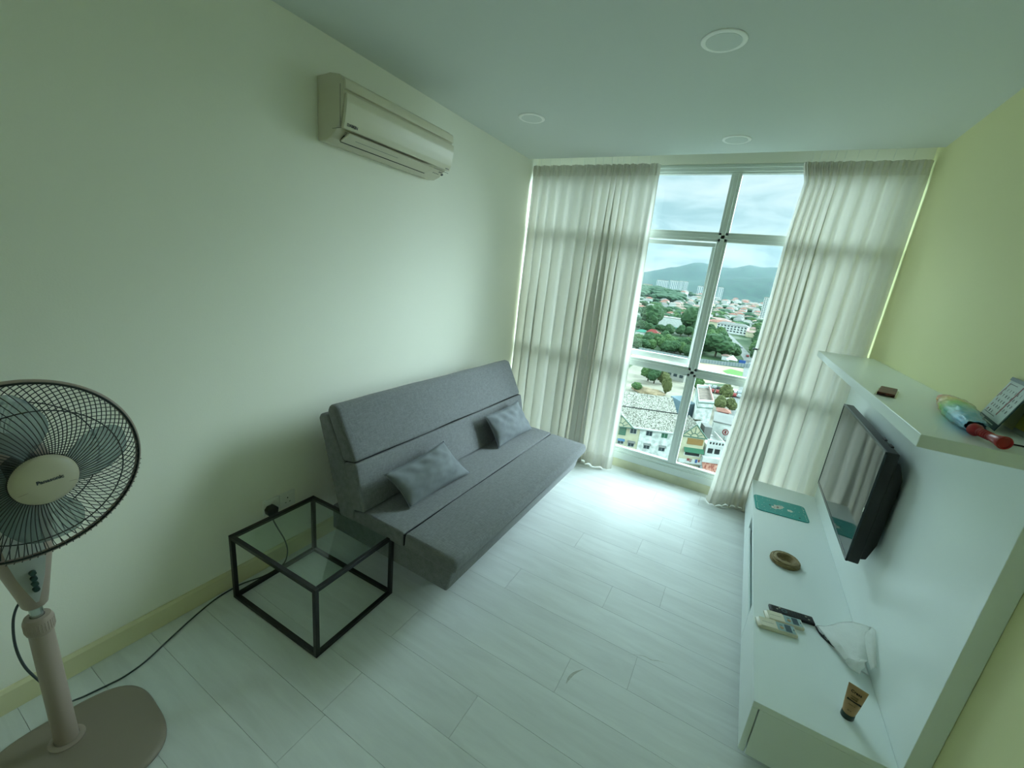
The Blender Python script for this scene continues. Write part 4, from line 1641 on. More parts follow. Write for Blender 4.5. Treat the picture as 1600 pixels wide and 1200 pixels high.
guard(True)
guard(False)
b = BM()
tube(b, [fpt(GR, 2 * math.pi * q / 120, -0.003) for q in range(120)], 0.0062, 10, closed=True)
rim = obj('guard_rim', b, MT['taupe'], fan, smooth=180)
b = BM()
tube(b, [fpt(GR - 0.003, 2 * math.pi * q / 120, 0.005) for q in range(120)], 0.0030, 8, closed=True)
for q in range(30):
    a = math.radians(-112 + q * 3.4)
    cyl(b, fpt(GR - 0.003, a, 0.003), fpt(GR + 0.0070, a, 0.000), 0.0013, n=6)
obj('rim_band', b, MT['wire'], rim, smooth=180)
b = BM()
lathe(b, [(0, 0.099), (0.030, 0.0975), (0.052, 0.092), (0.061, 0.085), (0.063, 0.078), (0.058, 0.076), (0, 0.076)], FC, FN, n=56)
badge = obj('badge_cap', b, MT['fan_face'], fan, smooth=60)
lettering('brand_lettering', 'Panasonic', 0.0122, FE + FU * 0.02, FU - FE * 0.02, FC + FN * 0.0980 + FU * 0.002 + FE * 0.003, MT['grey_print'], badge, bold=0.0004)
b = BM()
tube(b, [FC + FE * (-0.052 + 0.104 * t) + FU * (-0.020 + 0.006 * math.sin(math.pi * t)) + FN * (0.0925 + 0.0045 * math.sin(math.pi * t)) for t in [k / 20 for k in range(21)]], 0.0006, 5)
obj('badge_line', b, MT['taupe'], badge)

# power cord, top-level: it runs from the fan along the wall to the socket
cd = empty('power_cord', (0.15, -3.05, 0), 'thin grey power cord running from the fan along the floor to the wall socket', 'cord')
b = BM()
tube(b, catmull([(0.262, -3.440, 0.580), (0.256, -3.458, 0.550), (0.250, -3.470, 0.500), (0.248, -3.476, 0.420), (0.250, -3.470, 0.340), (0.256, -3.452, 0.270), (0.256, -3.430, 0.200), (0.236, -3.410, 0.120), (0.200, -3.392, 0.060), (0.158, -3.378, 0.026), (0.148, -3.350, 0.008), (0.152, -3.318, 0.005), (0.160, -3.280, 0.005), (0.166, -3.240, 0.005), (0.155, -3.170, 0.005), (0.115, -3.076, 0.005), (0.072, -2.972, 0.005), (0.036, -2.860, 0.005), (0.030, -2.777, 0.005), (0.036, -2.723, 0.005), (0.062, -2.650, 0.005), (0.066, -2.590, 0.005), (0.058, -2.530, 0.008), (0.050, -2.503, 0.060), (0.050, -2.515, 0.140), (0.049, -2.548, 0.230), (0.044, -2.566, 0.285), (0.042, -2.566, 0.310)], 8), 0.0034, 8)
obj('cable', b, MT['cord'], cd, smooth=180)
b = BM()
prism(b, [(0.012, -2.590, 0.322), (0.012, -2.540, 0.322), (0.012, -2.536, 0.350), (0.012, -2.550, 0.366), (0.012, -2.580, 0.366), (0.012, -2.594, 0.350)], (0.036, 0, 0), bev=0.005, seg=3)
cyl(b, (0.038, -2.566, 0.326), (0.042, -2.566, 0.305), 0.009, 0.005, 16)
obj('plug', b, MT['black_plastic'], cd, smooth=40)
# ================================================================== OUTSIDE THE WINDOW (seen from a high floor, ground 45 m below)
GZ = -45.0
AZR = [(-40, 2.2), (-25, 1.2), (-17, 0.9), (-12.28, 1.55), (-11.08, 1.99), (-9.66, 2.42), (-8.88, 2.48), (-7.73, 2.9), (-7.12, 3.15), (-6.27, 3.29), (-5.6, 3.21), (-4.6, 2.95), (-3.73, 2.9), (-2.52, 3.05), (-1.0, 3.48), (0.22, 3.29), (1.82, 3.46), (5, 4.1), (10, 3.4), (18, 4.0), (30, 2.8), (45, 3.2)]
FRR = [(-40, 0.9), (-25, 0.5), (-12, 0.55), (-7.5, 0.95), (-5.4, 1.25), (-3.5, 1.7), (0, 2.1), (5, 2.6), (12, 2.0), (20, 2.5), (45, 1.8)]
FOOT = [(-40, -0.6), (-12, -0.52), (-7, -0.42), (-5.5, -0.72), (-3.4, -0.88), (1, -0.75), (10, -0.8), (45, -0.8)]
MID = [(-40, -1.0), (-13, -0.72), (-10, -0.85), (-8.2, -1.1), (-7.0, -1.45), (-4, -1.55), (45, -1.55)]


def elev_z(r, e):
    return CAM.z + r * math.tan(math.radians(e))


def ground_z(x, y):
    dx, dy = x - CAM.x, y - CAM.y
    r = math.hypot(dx, dy)
    az = math.degrees(math.atan2(dx, dy))
    prof = [(math.log(20), GZ), (math.log(750), GZ), (math.log(1500), elev_z(1500, interp(MID, az))), (math.log(2300), elev_z(2300, interp(FOOT, az))), (math.log(3300), elev_z(3300, interp(FRR, az))), (math.log(3900), elev_z(3900, interp(FRR, az) * 0.86)), (math.log(5200), elev_z(5200, interp(AZR, az))), (math.log(7000), elev_z(7000, interp(AZR, az) * 0.5))]
    z = interp(prof, math.log(max(r, 20)))
    if r > 1000:
        k = min(1, (r - 1000) / 1200)
        z += k * (9 * noise.noise(Vector((x / 260, y / 260, 1.3))) + 5 * noise.noise(Vector((x / 90, y / 90, 4.3))))
    return z


OK_ = 0.32   # light level put into colour: outside tones darkened against the brightened sky


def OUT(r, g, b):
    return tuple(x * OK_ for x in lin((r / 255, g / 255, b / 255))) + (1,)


def ground_mat():
    q = Mat('town_ground')
    q.b.inputs['Roughness'].default_value = 0.95
    q.b.inputs['Specular IOR Level'].default_value = 0.1
    tcn = q.n('ShaderNodeTexCoord')
    n1 = q.n('ShaderNodeTexNoise')
    n1.inputs['Scale'].default_value = 0.035
    n1.inputs['Detail'].default_value = 8
    n1.inputs['Roughness'].default_value = 0.7
    q.l(tcn.outputs['Object'], n1.inputs[0])
    r = q.n('ShaderNodeValToRGB')
    r.color_ramp.elements[0].position = 0.38
    r.color_ramp.elements[0].color = OUT(58, 96, 56)
    r.color_ramp.elements[1].position = 0.62
    r.color_ramp.elements[1].color = OUT(150, 156, 142)
    e = r.color_ramp.elements.new(0.5)
    e.color = OUT(96, 124, 84)
    q.l(n1.outputs[0], r.inputs[0])
    # forested slopes from the town edge outwards, blue distance haze tinted into their colour
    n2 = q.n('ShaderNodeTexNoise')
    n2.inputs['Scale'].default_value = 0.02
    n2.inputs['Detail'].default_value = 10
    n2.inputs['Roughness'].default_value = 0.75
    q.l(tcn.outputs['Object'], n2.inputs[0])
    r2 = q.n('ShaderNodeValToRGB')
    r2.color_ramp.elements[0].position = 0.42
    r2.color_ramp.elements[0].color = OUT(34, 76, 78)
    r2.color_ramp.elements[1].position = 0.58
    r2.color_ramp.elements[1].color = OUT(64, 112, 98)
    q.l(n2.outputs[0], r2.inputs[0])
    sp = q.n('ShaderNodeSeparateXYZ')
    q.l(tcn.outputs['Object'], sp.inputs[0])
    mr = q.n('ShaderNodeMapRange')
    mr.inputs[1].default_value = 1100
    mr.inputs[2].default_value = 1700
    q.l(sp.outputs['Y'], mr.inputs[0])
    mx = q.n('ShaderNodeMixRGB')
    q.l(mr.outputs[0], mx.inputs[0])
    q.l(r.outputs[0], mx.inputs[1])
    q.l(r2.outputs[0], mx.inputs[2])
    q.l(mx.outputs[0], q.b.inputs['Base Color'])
    return q.m


bm = BM()
azs = [-38 + 0.5 * i for i in range(int(76 / 0.5) + 1)]
rs = [25 * (7000 / 25) ** (j / 110) for j in range(111)]
vv = []
for a in azs:
    row = []
    for r in rs:
        x = CAM.x + r * math.sin(math.radians(a))
        y = CAM.y + r * math.cos(math.radians(a))
        row.append(bm.verts.new((x, y, ground_z(x, y))))
    vv.append(row)
for i in range(len(azs) - 1):
    for j in range(len(rs) - 1):
        bm.faces.new((vv[i][j], vv[i + 1][j], vv[i + 1][j + 1], vv[i][j + 1]))
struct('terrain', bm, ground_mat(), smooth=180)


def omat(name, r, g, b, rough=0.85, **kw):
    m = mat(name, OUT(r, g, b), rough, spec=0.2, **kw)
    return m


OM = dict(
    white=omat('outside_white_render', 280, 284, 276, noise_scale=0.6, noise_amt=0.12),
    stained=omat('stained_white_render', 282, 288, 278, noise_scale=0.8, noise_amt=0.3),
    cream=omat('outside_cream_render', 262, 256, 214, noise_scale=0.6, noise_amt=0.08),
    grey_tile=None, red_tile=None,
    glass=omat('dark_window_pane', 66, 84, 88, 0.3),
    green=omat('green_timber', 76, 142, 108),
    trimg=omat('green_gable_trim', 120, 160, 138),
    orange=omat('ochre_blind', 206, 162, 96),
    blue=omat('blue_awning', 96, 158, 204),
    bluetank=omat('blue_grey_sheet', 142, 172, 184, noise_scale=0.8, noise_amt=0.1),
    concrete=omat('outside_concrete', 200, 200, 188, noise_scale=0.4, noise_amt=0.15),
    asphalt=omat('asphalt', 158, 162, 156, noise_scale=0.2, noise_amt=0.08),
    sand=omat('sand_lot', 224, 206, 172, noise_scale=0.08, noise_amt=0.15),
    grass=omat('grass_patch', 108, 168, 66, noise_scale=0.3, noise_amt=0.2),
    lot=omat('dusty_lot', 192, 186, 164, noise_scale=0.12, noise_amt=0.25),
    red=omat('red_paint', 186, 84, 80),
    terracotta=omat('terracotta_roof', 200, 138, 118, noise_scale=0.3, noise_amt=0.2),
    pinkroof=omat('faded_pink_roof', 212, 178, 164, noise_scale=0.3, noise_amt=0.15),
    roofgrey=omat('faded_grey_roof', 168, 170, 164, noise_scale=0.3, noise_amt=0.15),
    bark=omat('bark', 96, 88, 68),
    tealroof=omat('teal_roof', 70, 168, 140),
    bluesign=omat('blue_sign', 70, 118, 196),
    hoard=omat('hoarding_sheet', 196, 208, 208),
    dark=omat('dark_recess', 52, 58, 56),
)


def tile_mat(name, c1, c2, scale):
    q = Mat(name)
    q.b.inputs['Roughness'].default_value = 0.9
    q.b.inputs['Specular IOR Level'].default_value = 0.1
    tcn = q.n('ShaderNodeTexCoord')
    n = q.n('ShaderNodeTexNoise')
    n.inputs['Scale'].default_value = scale
    n.inputs['Detail'].default_value = 3
    mp_ = q.n('ShaderNodeMapping')
    mp_.inputs['Rotation'].default_value = (0, 0, math.radians(-22))
    mp_.inputs['Scale'].default_value = (2.2, 0.5, 1)
    q.l(tcn.outputs['Object'], mp_.inputs[0])
    q.l(mp_.outputs[0], n.inputs[0])
    r = q.n('ShaderNodeValToRGB')
    r.color_ramp.elements[0].position = 0.42
    r.color_ramp.elements[0].color = c1
    r.color_ramp.elements[1].position = 0.56
    r.color_ramp.elements[1].color = c2
    q.l(n.outputs[0], r.inputs[0])
    q.l(r.outputs[0], q.b.inputs['Base Color'])
    return q.m


OM['grey_tile'] = tile_mat('weathered_roof_tile', OUT(104, 102, 88), OUT(232, 230, 214), 2.8)
OM['red_tile'] = tile_mat('red_roof_tile', OUT(170, 88, 68), OUT(226, 164, 140), 1.2)

# ---- terrace building with weathered tile roofs just below
TU = Vector((math.cos(math.radians(22)), math.sin(math.radians(22)), 0))
TN_ = Vector((-TU.y, TU.x, 0))
TO = Vector((-18.3, 108.1, 0))


def T3(s, t, z):
    return TO + TU * s + TN_ * t + Vector((0, 0, z))


def tbox(b, s0, s1, t0, t1, z0, z1, mi=0):
    prism(b, [T3(s0, t0, z0), T3(s1, t0, z0), T3(s1, t1, z0), T3(s0, t1, z0)], (0, 0, z1 - z0), mi=mi)


hs = empty('terrace_building', T3(6, 8, GZ), 'old terrace building with weathered grey tile roofs and white and cream walls, nearest below', 'building')
b = BM(); tbox(b, 2.0, 12.9, 0.0, 15.5, GZ, -36.3)
obj('wall', b, OM['stained'], hs)['label'] = 'stained white wall'
b = BM(); tbox(b, -9.0, 1.98, 0.1, 15.5, GZ, -36.3)
obj('wall', b, OM['cream'], hs)['label'] = 'cream wall'
b = BM(); tbox(b, 12.92, 19.0, -0.9, 10.0, GZ, -36.3)
obj('wall', b, OM['cream'], hs)['label'] = 'cream wall'
b = BM()


def slope_slab(b, s0, s1, t0, z0, t1, z1, th=0.22):
    pts = [T3(s0, t0, z0), T3(s1, t0, z0), T3(s1, t1, z1), T3(s0, t1, z1)]
    prism(b, pts, (0, 0, -th))


slope_slab(b, -9.3, 13.4, -0.7, -36.1, 6.8, -32.9)
obj('front_roof', b, OM['grey_tile'], hs)
b = BM()
tube(b, [T3(-9.3, 6.75, -32.85), T3(13.4, 6.75, -32.85)], 0.16, 5)
obj('ridge_cap', b, OM['dark'], hs)
b = BM(); slope_slab(b, -9.3, 13.0, 6.8, -33.5, 15.6, -30.6)
obj('rear_roof', b, OM['grey_tile'], hs)
b = BM(); slope_slab(b, 13.0, 19.6, 6.0, -33.4, 13.0, -36.2)
slope_slab(b, -9.3, 13.0, 15.6, -30.6, 20.0, -33.5)
obj('back_roof', b, OM['grey_tile'], hs)
b = BM(); tbox(b, -9.3, 13.4, -0.95, -0.7, -36.45, -36.05)
obj('eave', b, OM['white'], hs)
# gables
for (sa, sb, apex, nm) in ((12.9, 19.1, -33.0, 0), (-7.2, -0.4, -33.4, 1)):
    sc_ = (sa + sb) / 2
    t0 = -1.0
    b = BM(); prism(b, [T3(sa, t0, -36.4), T3(sb, t0, -36.4), T3(sc_, t0, apex)], TN_ * 0.35)
    g = obj('gable', b, OM['cream'], hs)
    b = BM()
    for p, q in ((T3(sa - 0.3, t0 - .1, -36.5), T3(sc_, t0 - .1, apex + .15)), (T3(sb + 0.3, t0 - .1, -36.5), T3(sc_, t0 - .1, apex + .15)), (T3(sa, t0 - .1, -36.45), T3(sb, t0 - .1, -36.45))):
        tube(b, [p, q], 0.17, 4)
    for k in range(5):
        a = math.radians(20 + 35 * k)
        p0 = T3(sc_, t0 - .08, -36.3) + TU * math.cos(a) * 0.9 + Vector((0, 0, math.sin(a) * 0.9))
        L_ = (1.6, 1.7, 2.3, 1.7, 1.6)[k]
        tube(b, [p0, p0 + TU * math.cos(a) * L_ * 0.75 + Vector((0, 0, math.sin(a) * L_ * 0.75))], 0.10, 4)
    tube(b, [T3(sc_, t0 - .08, -36.3) + TU * math.cos(math.radians(180 * k / 12)) * 0.95 + Vector((0, 0, math.sin(math.radians(180 * k / 12)) * 0.95)) for k in range(13)], 0.10, 4)
    obj('gable_trim', b, OM['trimg'], g)
    b = BM()
    prism(b, [T3(sa - 0.4, -1.1, -36.6), T3(sc_, -1.1, apex + 0.3), T3(sc_, 6.8, apex + 0.3), T3(sa - 0.4, 5.0, -36.6)], (0, 0, -0.15))
    prism(b, [T3(sb + 0.4, -1.1, -36.6), T3(sc_, -1.1, apex + 0.3), T3(sc_, 6.8, apex + 0.3), T3(sb + 0.4, 5.0, -36.6)], (0, 0, -0.15))
    obj('gable_roof', b, OM['grey_tile'], hs)


def twin(s, z, wd, hh, t, m='glass', fr='white', shade=None):
    b = BM(); tbox(b, s - wd / 2 - 0.12, s + wd / 2 + 0.12, t - 0.06, t + 0.05, z - hh / 2 - 0.12, z + hh / 2 + 0.12)
    f = obj('window', b, OM[fr], hs)
    b = BM()
    tbox(b, s - wd / 2, s - 0.04, t - 0.10, t, z - hh / 2, z + hh / 2)
    tbox(b, s + 0.04, s + wd / 2, t - 0.10, t, z - hh / 2, z + hh / 2)
    obj('pane', b, OM[m], f)
    if shade:
        b = BM(); prism(b, [T3(s - wd / 2 - .2, t, z + hh / 2 + .35), T3(s + wd / 2 + .2, t, z + hh / 2 + .35), T3(s + wd / 2 + .2, t - .8, z + hh / 2), T3(s - wd / 2 - .2, t - .8, z + hh / 2)], (0, 0, -0.08))
        obj('awning', b, OM[shade], f)


for s_, m_ in ((0.2, 'glass'), (4.5, 'glass'), (8.6, 'green')):
    twin(s_, -37.6, 1.6, 1.3, 0.0, m_)
for s_ in (0.2, 4.5, 8.6):
    twin(s_, -41.5, 1.6, 1.3, 0.0, 'glass', 'white', 'roofgrey')
twin(-2.7, -38.0, 1.7, 2.2, 0.0, 'green', 'green')
twin(-2.7, -41.2, 1.6, 1.1, 0.0, 'glass', 'white', 'blue')
twin(-6.0, -37.7, 1.6, 1.3, 0.0)
b = BM(); tbox(b, 14.5, 18.6, -1.05, -0.9, -38.6, -36.9)
obj('ochre_blind', b, OM['orange'], hs)
b = BM(); tbox(b, 14.4, 18.6, -1.02, -0.9, -42.0, -40.5)
wv = obj('window', b, OM['white'], hs)
b = BM(); tbox(b, 14.6, 18.4, -1.06, -1.0, -41.8, -40.6)
obj('pane', b, OM['dark'], wv)
b = BM(); prism(b, [T3(14.0, -0.9, -39.6), T3(19.2, -0.9, -39.6), T3(19.2, -2.1, -40.5), T3(14.0, -2.1, -40.5)], (0, 0, -0.1))
obj('green_awning', b, OM['green'], hs)
b = BM(); tbox(b, 13.2, 19.4, -2.2, -0.9, -43.7, -43.3); tbox(b, 13.0, 19.2, -2.2, -2.05, -43.3, -42.6)
obj('balcony', b, OM['white'], hs)
for k, (c_, w_) in enumerate((('red', .7), ('pinkroof', .5), ('white', .5), ('bluesign', .5), ('red', .4))):
    b = BM(); s_ = 15.0 + k * 0.75; tbox(b, s_, s_ + w_, -2.35, -2.28, -42.9 - 0.3 * (k % 2), -42.2)
    tag(recentre(obj('hanging_laundry', b, OM[c_])), ('red shirt', 'pale pink cloth', 'white cloth', 'blue cloth', 'small red cloth')[k] + ' drying on the balcony under the green awning', 'laundry', 'laundry on the balcony')

# ---- tall narrow stained block with a sunken rusty roof
tw = empty('stair_tower', (-3.9, 137, GZ), 'tall narrow stained white block with a rusty sunken roof beside the terrace building', 'building')
FPx = [Vector((-4.75, 126.8, 0)), Vector((-0.75, 129.7, 0)), Vector((-3.7, 151.5, 0)), Vector((-7.6, 149.2, 0))]
b = BM(); prism(b, [p + Vector((0, 0, GZ)) for p in FPx], (0, 0, -30.4 - GZ))
obj('wall', b, OM['stained'], tw)
b = BM()
cc = sum(FPx, Vector()) / 4


def inset(p, k):
    return cc + (p - cc) * k


for i in range(4):
    a, c_ = FPx[i], FPx[(i + 1) % 4]
    ai, ci_ = a + (cc - a).normalized() * 0.9, c_ + (cc - c_).normalized() * 0.9
    prism(b, [p + Vector((0, 0, -30.4)) for p in (a, c_, ci_, ai)], (0, 0, 1.0))
obj('parapet', b, OM['white'], tw)
b = BM()
for i in range(4):
    a, c_ = FPx[i], FPx[(i + 1) % 4]
    tube(b, [inset(a, 1.01) + Vector((0, 0, -30.1)), inset(c_, 1.01) + Vector((0, 0, -30.1))], 0.16, 4)
    tube(b, [inset(a, 1.01) + Vector((0, 0, -31.6)), inset(c_, 1.01) + Vector((0, 0, -31.6))], 0.12, 4)
obj('green_moulding', b, OM['trimg'], tw)
b = BM(); prism(b, [p + (cc - p).normalized() * 0.9 + Vector((0, 0, -30.38)) for p in FPx], (0, 0, 0.05))
obj('flat_roof', b, omat('rusty_flat_roof', 168, 150, 134, noise_scale=0.7, noise_amt=0.35), tw)
b = BM()
e0, e1 = FPx[1], FPx[2]
tube(b, [e0 + (cc - e0).normalized() * 1.1 + Vector((0, 0, -29.6)), e1 + (cc - e1).normalized() * 1.1 + Vector((0, 0, -29.6))], 0.22, 4)
obj('rusty_coping', b, OM['terracotta'], tw)

# blue-grey water tank housing
b = BM()
prism(b, [(-14.2, 141.5, GZ), (-8.4, 134.5, GZ), (-6.0, 138.5, GZ), (-11.0, 145.8, GZ)], (0, 0, -33.6 - GZ))
tk = recentre(obj('tank_housing', b, OM['bluetank']))
tag(tk, 'pale blue metal-clad tank housing between the tile roofs and the narrow tower', 'building')

# white annex with a balustrade to the right of the gable
an = empty('annex_building', T3(22, 3, GZ), 'small white annex with a pierced balustrade, right of the green gable', 'building')
b = BM(); tbox(b, 19.8, 24.2, -0.8, 8.5, GZ, -38.2)
obj('wall', b, OM['white'], an)
b = BM(); tbox(b, 19.7, 24.4, -1.0, -0.8, -38.2, -36.6); tbox(b, 24.2, 24.4, -0.8, 8.0, -38.2, -36.9)
bl_ = obj('balustrade', b, OM['white'], an)
b = BM()
for k in range(5):
    tbox(b, 20.3 + k * 0.8, 20.7 + k * 0.8, -1.06, -0.98, -37.7, -37.1)
obj('pierced_openings', b, OM['dark'], bl_)
for k in range(2):
    b = BM(); tbox(b, 20.3 + k * 1.8, 21.6 + k * 1.8, -0.9, -0.75, -40.4, -39.0)
    obj('window', b, OM['dark'], an)
b = BM(); tbox(b, 20.2, 22.2, 4.5, 8.0, -38.2, -34.8)
obj('roof_room', b, OM['roofgrey'], an)
b = BM(); tbox(b, 19.0, 24.0, -2.4, -0.9, -44.5, -41.2)
obj('lower_wall', b, OM['white'], an)

# red tile roof low on the right
rr_ = empty('red_roof_house', (3.2, 112, GZ), 'low house with a faded red tile roof below the annex', 'house')
b = BM()
prism(b, [(-0.6, 117.6, -42.0), (6.6, 120.6, -42.0), (9.6, 111.5, -43.6), (1.6, 105.0, -43.6)], (0, 0, -0.25))
obj('roof', b, OM['red_tile'], rr_)
b = BM()
prism(b, [(-0.2, 117.0, GZ), (6.2, 120.0, GZ), (9.0, 112.0, GZ), (2.0, 106.0, GZ)], (0, 0, 1.3))
obj('wall', b, OM['white'], rr_)


# ---- flat areas
def patchy(name, pts, m, label, z=GZ + 0.05, cat='ground'):
    b = BM()
    prism(b, [(x, y, z - 0.5) for x, y in pts], (0, 0, 0.5))
    o = obj(name, b, OM[m])
    tag(o, kind='structure')
    return o


patchy('sand_lot', [(-60, 262), (-12, 232), (24, 262), (22, 312), (-20, 300), (-60, 300)], 'sand', '')
patchy('grass_patch', [(-3.4, 283), (0.5, 296), (8.2, 292), (9.2, 270), (2, 268)], 'grass', '', GZ + 0.12)
patchy('parking_lot', [(-48, 150), (4, 150), (12, 262), (-4, 228), (-50, 256)], 'lot', '', GZ + 0.02)
patchy('road', [(5, 120), (14, 120), (15, 300), (14, 356), (9, 412), (-4, 512), (-22, 640), (-28, 640), (-12, 512), (1, 412), (7, 356), (8, 300)], 'asphalt', '', GZ + 0.16)
patchy('street', [(3.2, 95), (16, 95), (16, 230), (5, 215)], 'asphalt', '', GZ + 0.2)


# ---- hoarding fence along the sand lot
fe = empty('hoarding_fence', (-5, 304, GZ), 'long pale metal hoarding fence behind the sand lot', 'fence')
hp = [(-60, 301), (-40, 300), (-20, 299), (-6, 305), (8, 314), (20, 318)]
b = BM()
for (xa, ya), (xb, yb) in zip(hp, hp[1:]):
    prism(b, [(xa, ya, GZ), (xb, yb, GZ), (xb, yb + 0.2, GZ), (xa, ya + 0.2, GZ)], (0, 0, 2.6))
obj('panel', b, OM['hoard'], fe)
b = BM()
for (xa, ya), (xb, yb) in zip(hp, hp[1:]):
    for k in range(8):
        t = k / 8
        cyl(b, (xa + (xb - xa) * t, ya - 0.1 + (yb - ya) * t, GZ), (xa + (xb - xa) * t, ya - 0.1 + (yb - ya) * t, GZ + 2.8), 0.12, n=5)
obj('posts', b, OM['bluetank'], fe)


# ---- generic building with window bands
def block(name, label, cat, x, y, w_, d_, h_, rz, m='white', group=None, nfl=0, ncol=0, roof=None, z0=None, stripes=False):
    z0 = ground_z(x, y) - 1 if z0 is None else z0
    r = empty(name, (x, y, z0), label, cat, group)
    r.rotation_euler = (0, 0, rz)
    b = BM(); box(b, -w_ / 2, w_ / 2, -d_ / 2, d_ / 2, 0, h_)
    obj('wall', b, OM[m], r, local=True)
    if nfl:
        b = BM()
        for i in range(ncol):
            for j in range(nfl):
                cx = -w_ / 2 + (i + 0.5) * w_ / ncol
                cz = 1.5 + (j + 0.5) * (h_ - 2) / nfl
                if stripes:
                    continue
                box(b, cx - w_ / ncol * 0.28, cx + w_ / ncol * 0.28, -d_ / 2 - 0.15, -d_ / 2, cz - (h_ - 2) / nfl * 0.27, cz + (h_ - 2) / nfl * 0.27)
        if stripes:
            for i in range(ncol):
                cx = -w_ / 2 + (i + 0.5) * w_ / ncol
                box(b, cx - w_ / ncol * 0.2, cx + w_ / ncol * 0.2, -d_ / 2 - 0.3, -d_ / 2, 3, h_ - 2)
        obj('window_rows' if not stripes else 'window_columns', b, OM['glass'] if not stripes else OM['bluetank'], r, local=True)
    if roof:
        b = BM()
        e = 0.8
        if roof[0] == 'hip':
            rh = roof[2]
            v = [b.verts.new(p) for p in ((-w_ / 2 - e, -d_ / 2 - e, h_), (w_ / 2 + e, -d_ / 2 - e, h_), (w_ / 2 + e, d_ / 2 + e, h_), (-w_ / 2 - e, d_ / 2 + e, h_), (-w_ / 2 + d_ / 2.6, 0, h_ + rh), (w_ / 2 - d_ / 2.6, 0, h_ + rh))]
            for f in ((0, 1, 5, 4), (1, 2, 5), (2, 3, 4, 5), (3, 0, 4), (0, 3, 2, 1)):
                b.faces.new([v[i] for i in f])
        else:
            box(b, -w_ / 2 - 0.3, w_ / 2 + 0.3, -d_ / 2 - 0.3, d_ / 2 + 0.3, h_, h_ + roof[2])
        obj('roof', b, OM[roof[1]], r, local=True)
    return r


def pol(az, r):
    return CAM.x + r * math.sin(math.radians(az)), CAM.y + r * math.cos(math.radians(az))


# far white apartment slabs at the foot of the hills
R0 = 2200
for (a0, a1, et, eb, nc, lab) in ((-10.87, -9.46, 0.69, -0.62, 7, 'widest white apartment slab, leftmost of the far row'), (-9.30, -8.24, 0.79, -0.48, 5, 'white apartment slab second from the left in the far row'), (-8.18, -7.74, 0.85, -0.43, 3, 'narrow white apartment slab, third in the far row'), (-7.66, -7.17, 0.83, -0.40, 3, 'narrow white apartment slab at the right end of the far row'), (-5.98, -5.12, 0.48, -0.74, 4, 'pale apartment block standing alone left of the window mullion'), (-3.72, -3.12, 0.59, -0.85, 3, 'pale apartment tower just right of the window mullion')):
    am = (a0 + a1) / 2
    x, y = pol(am, R0)
    wd = R0 * math.radians(a1 - a0)
    zt, zb = elev_z(R0, et), elev_z(R0, eb) - 12
    block('apartment_block', lab, 'building', x, y, wd, 26, zt - zb, -math.radians(am) * 1.0, 'white', 'far white apartment blocks', 14, nc, ('flat', 'concrete', 2.5), zb, stripes=True)
x, y = pol(1.75, 900)
block('apartment_tower', 'tall white tower half hidden by the right curtain', 'building', x, y, 13, 13, 38, 0, 'white', None, 12, 4, ('flat', 'concrete', 1.5), elev_z(900, -2.3) - 2)
for az, wd, h_, lab in ((-11.9, 46, 30, 'cream low block left of the far white slabs'), (-11.3, 30, 22, 'cream stepped block beside the far white slabs')):
    x, y = pol(az, 2300)
    block('cream_block', lab, 'building', x, y, wd, 24, h_, 0.2, 'cream', None, 5, 6, ('flat', 'pinkroof', 2), elev_z(2300, -0.62) - 4)
# white shophouse row with arcades, red roofs behind
b_ = block('shophouse_row', 'long white shophouse row with dark window bays beside the road', 'building', -9.5, 578, 34, 13, 10.5, math.radians(-10), 'white', None, 3, 9, ('hip', 'roofgrey', 2.6), GZ)
block('red_roof_hall', 'long hall with a faded red roof behind the white shophouse row', 'building', -24, 628, 40, 18, 8, math.radians(-14), 'cream', None, 0, 0, ('hip', 'terracotta', 3.2), GZ)
block('pink_roof_hall', 'low hall with a pinkish roof behind the white shophouse row', 'building', -40, 690, 46, 20, 8, math.radians(-12), 'white', None, 0, 0, ('hip', 'pinkroof', 3), GZ)
block('white_roof_house', 'white house with a pale roof near the right curtain above the road', 'house', 22, 720, 20, 14, 7, 0.3, 'white', None, 2, 4, ('hip', 'roofgrey', 3), GZ)
block('white_hall', 'large plain white hall wall between the two big trees', 'building', -72, 520, 30, 14, 12, math.radians(8), 'white', None, 0, 0, ('flat', 'concrete', .6), GZ)
block('dark_shed', 'long low shed with a dark roof before the white hall', 'building', -72, 485, 32, 8, 3.5, math.radians(4), 'roofgrey', None, 0, 0, ('hip', 'tealroof', 1.4), GZ)
block('red_pagoda_roof', 'small building with a peaked red roof among trees on the left', 'house', -70, 396, 10, 8, 4.5, 0.1, 'cream', None, 0, 0, ('hip', 'red', 3.2), GZ)
block('red_wing_roof', 'low wing with an orange red roof joined by the pagoda roof', 'house', -60, 392, 14, 8, 3.6, 0.05, 'white', None, 0, 0, ('hip', 'terracotta', 2.4), GZ)
block('green_roof_shed', 'shed with a bright green roof at the left curtain edge', 'house', -80, 398, 10, 8, 3.6, 0.0, 'white', None, 0, 0, ('hip', 'tealroof', 2.2), GZ)
block('orange_roof_hut', 'small hut with an orange red roof in front of the dark trees', 'house', -44, 327, 7, 6, 2.6, 0.2, 'white', None, 0, 0, ('hip', 'terracotta', 2.0), GZ)
block('white_shed', 'white shed with a grey roof right of the orange hut', 'house', -35, 326, 10, 6, 3.0, 0.1, 'white', None, 1, 3, ('hip', 'roofgrey', 1.4), GZ)
block('grey_workshop', 'pale grey workshop with small windows behind the parking lot', 'building', -23.5, 229, 13, 10, 7.5, math.radians(-18), 'concrete', None, 2, 4, ('flat', 'roofgrey', .5), GZ)
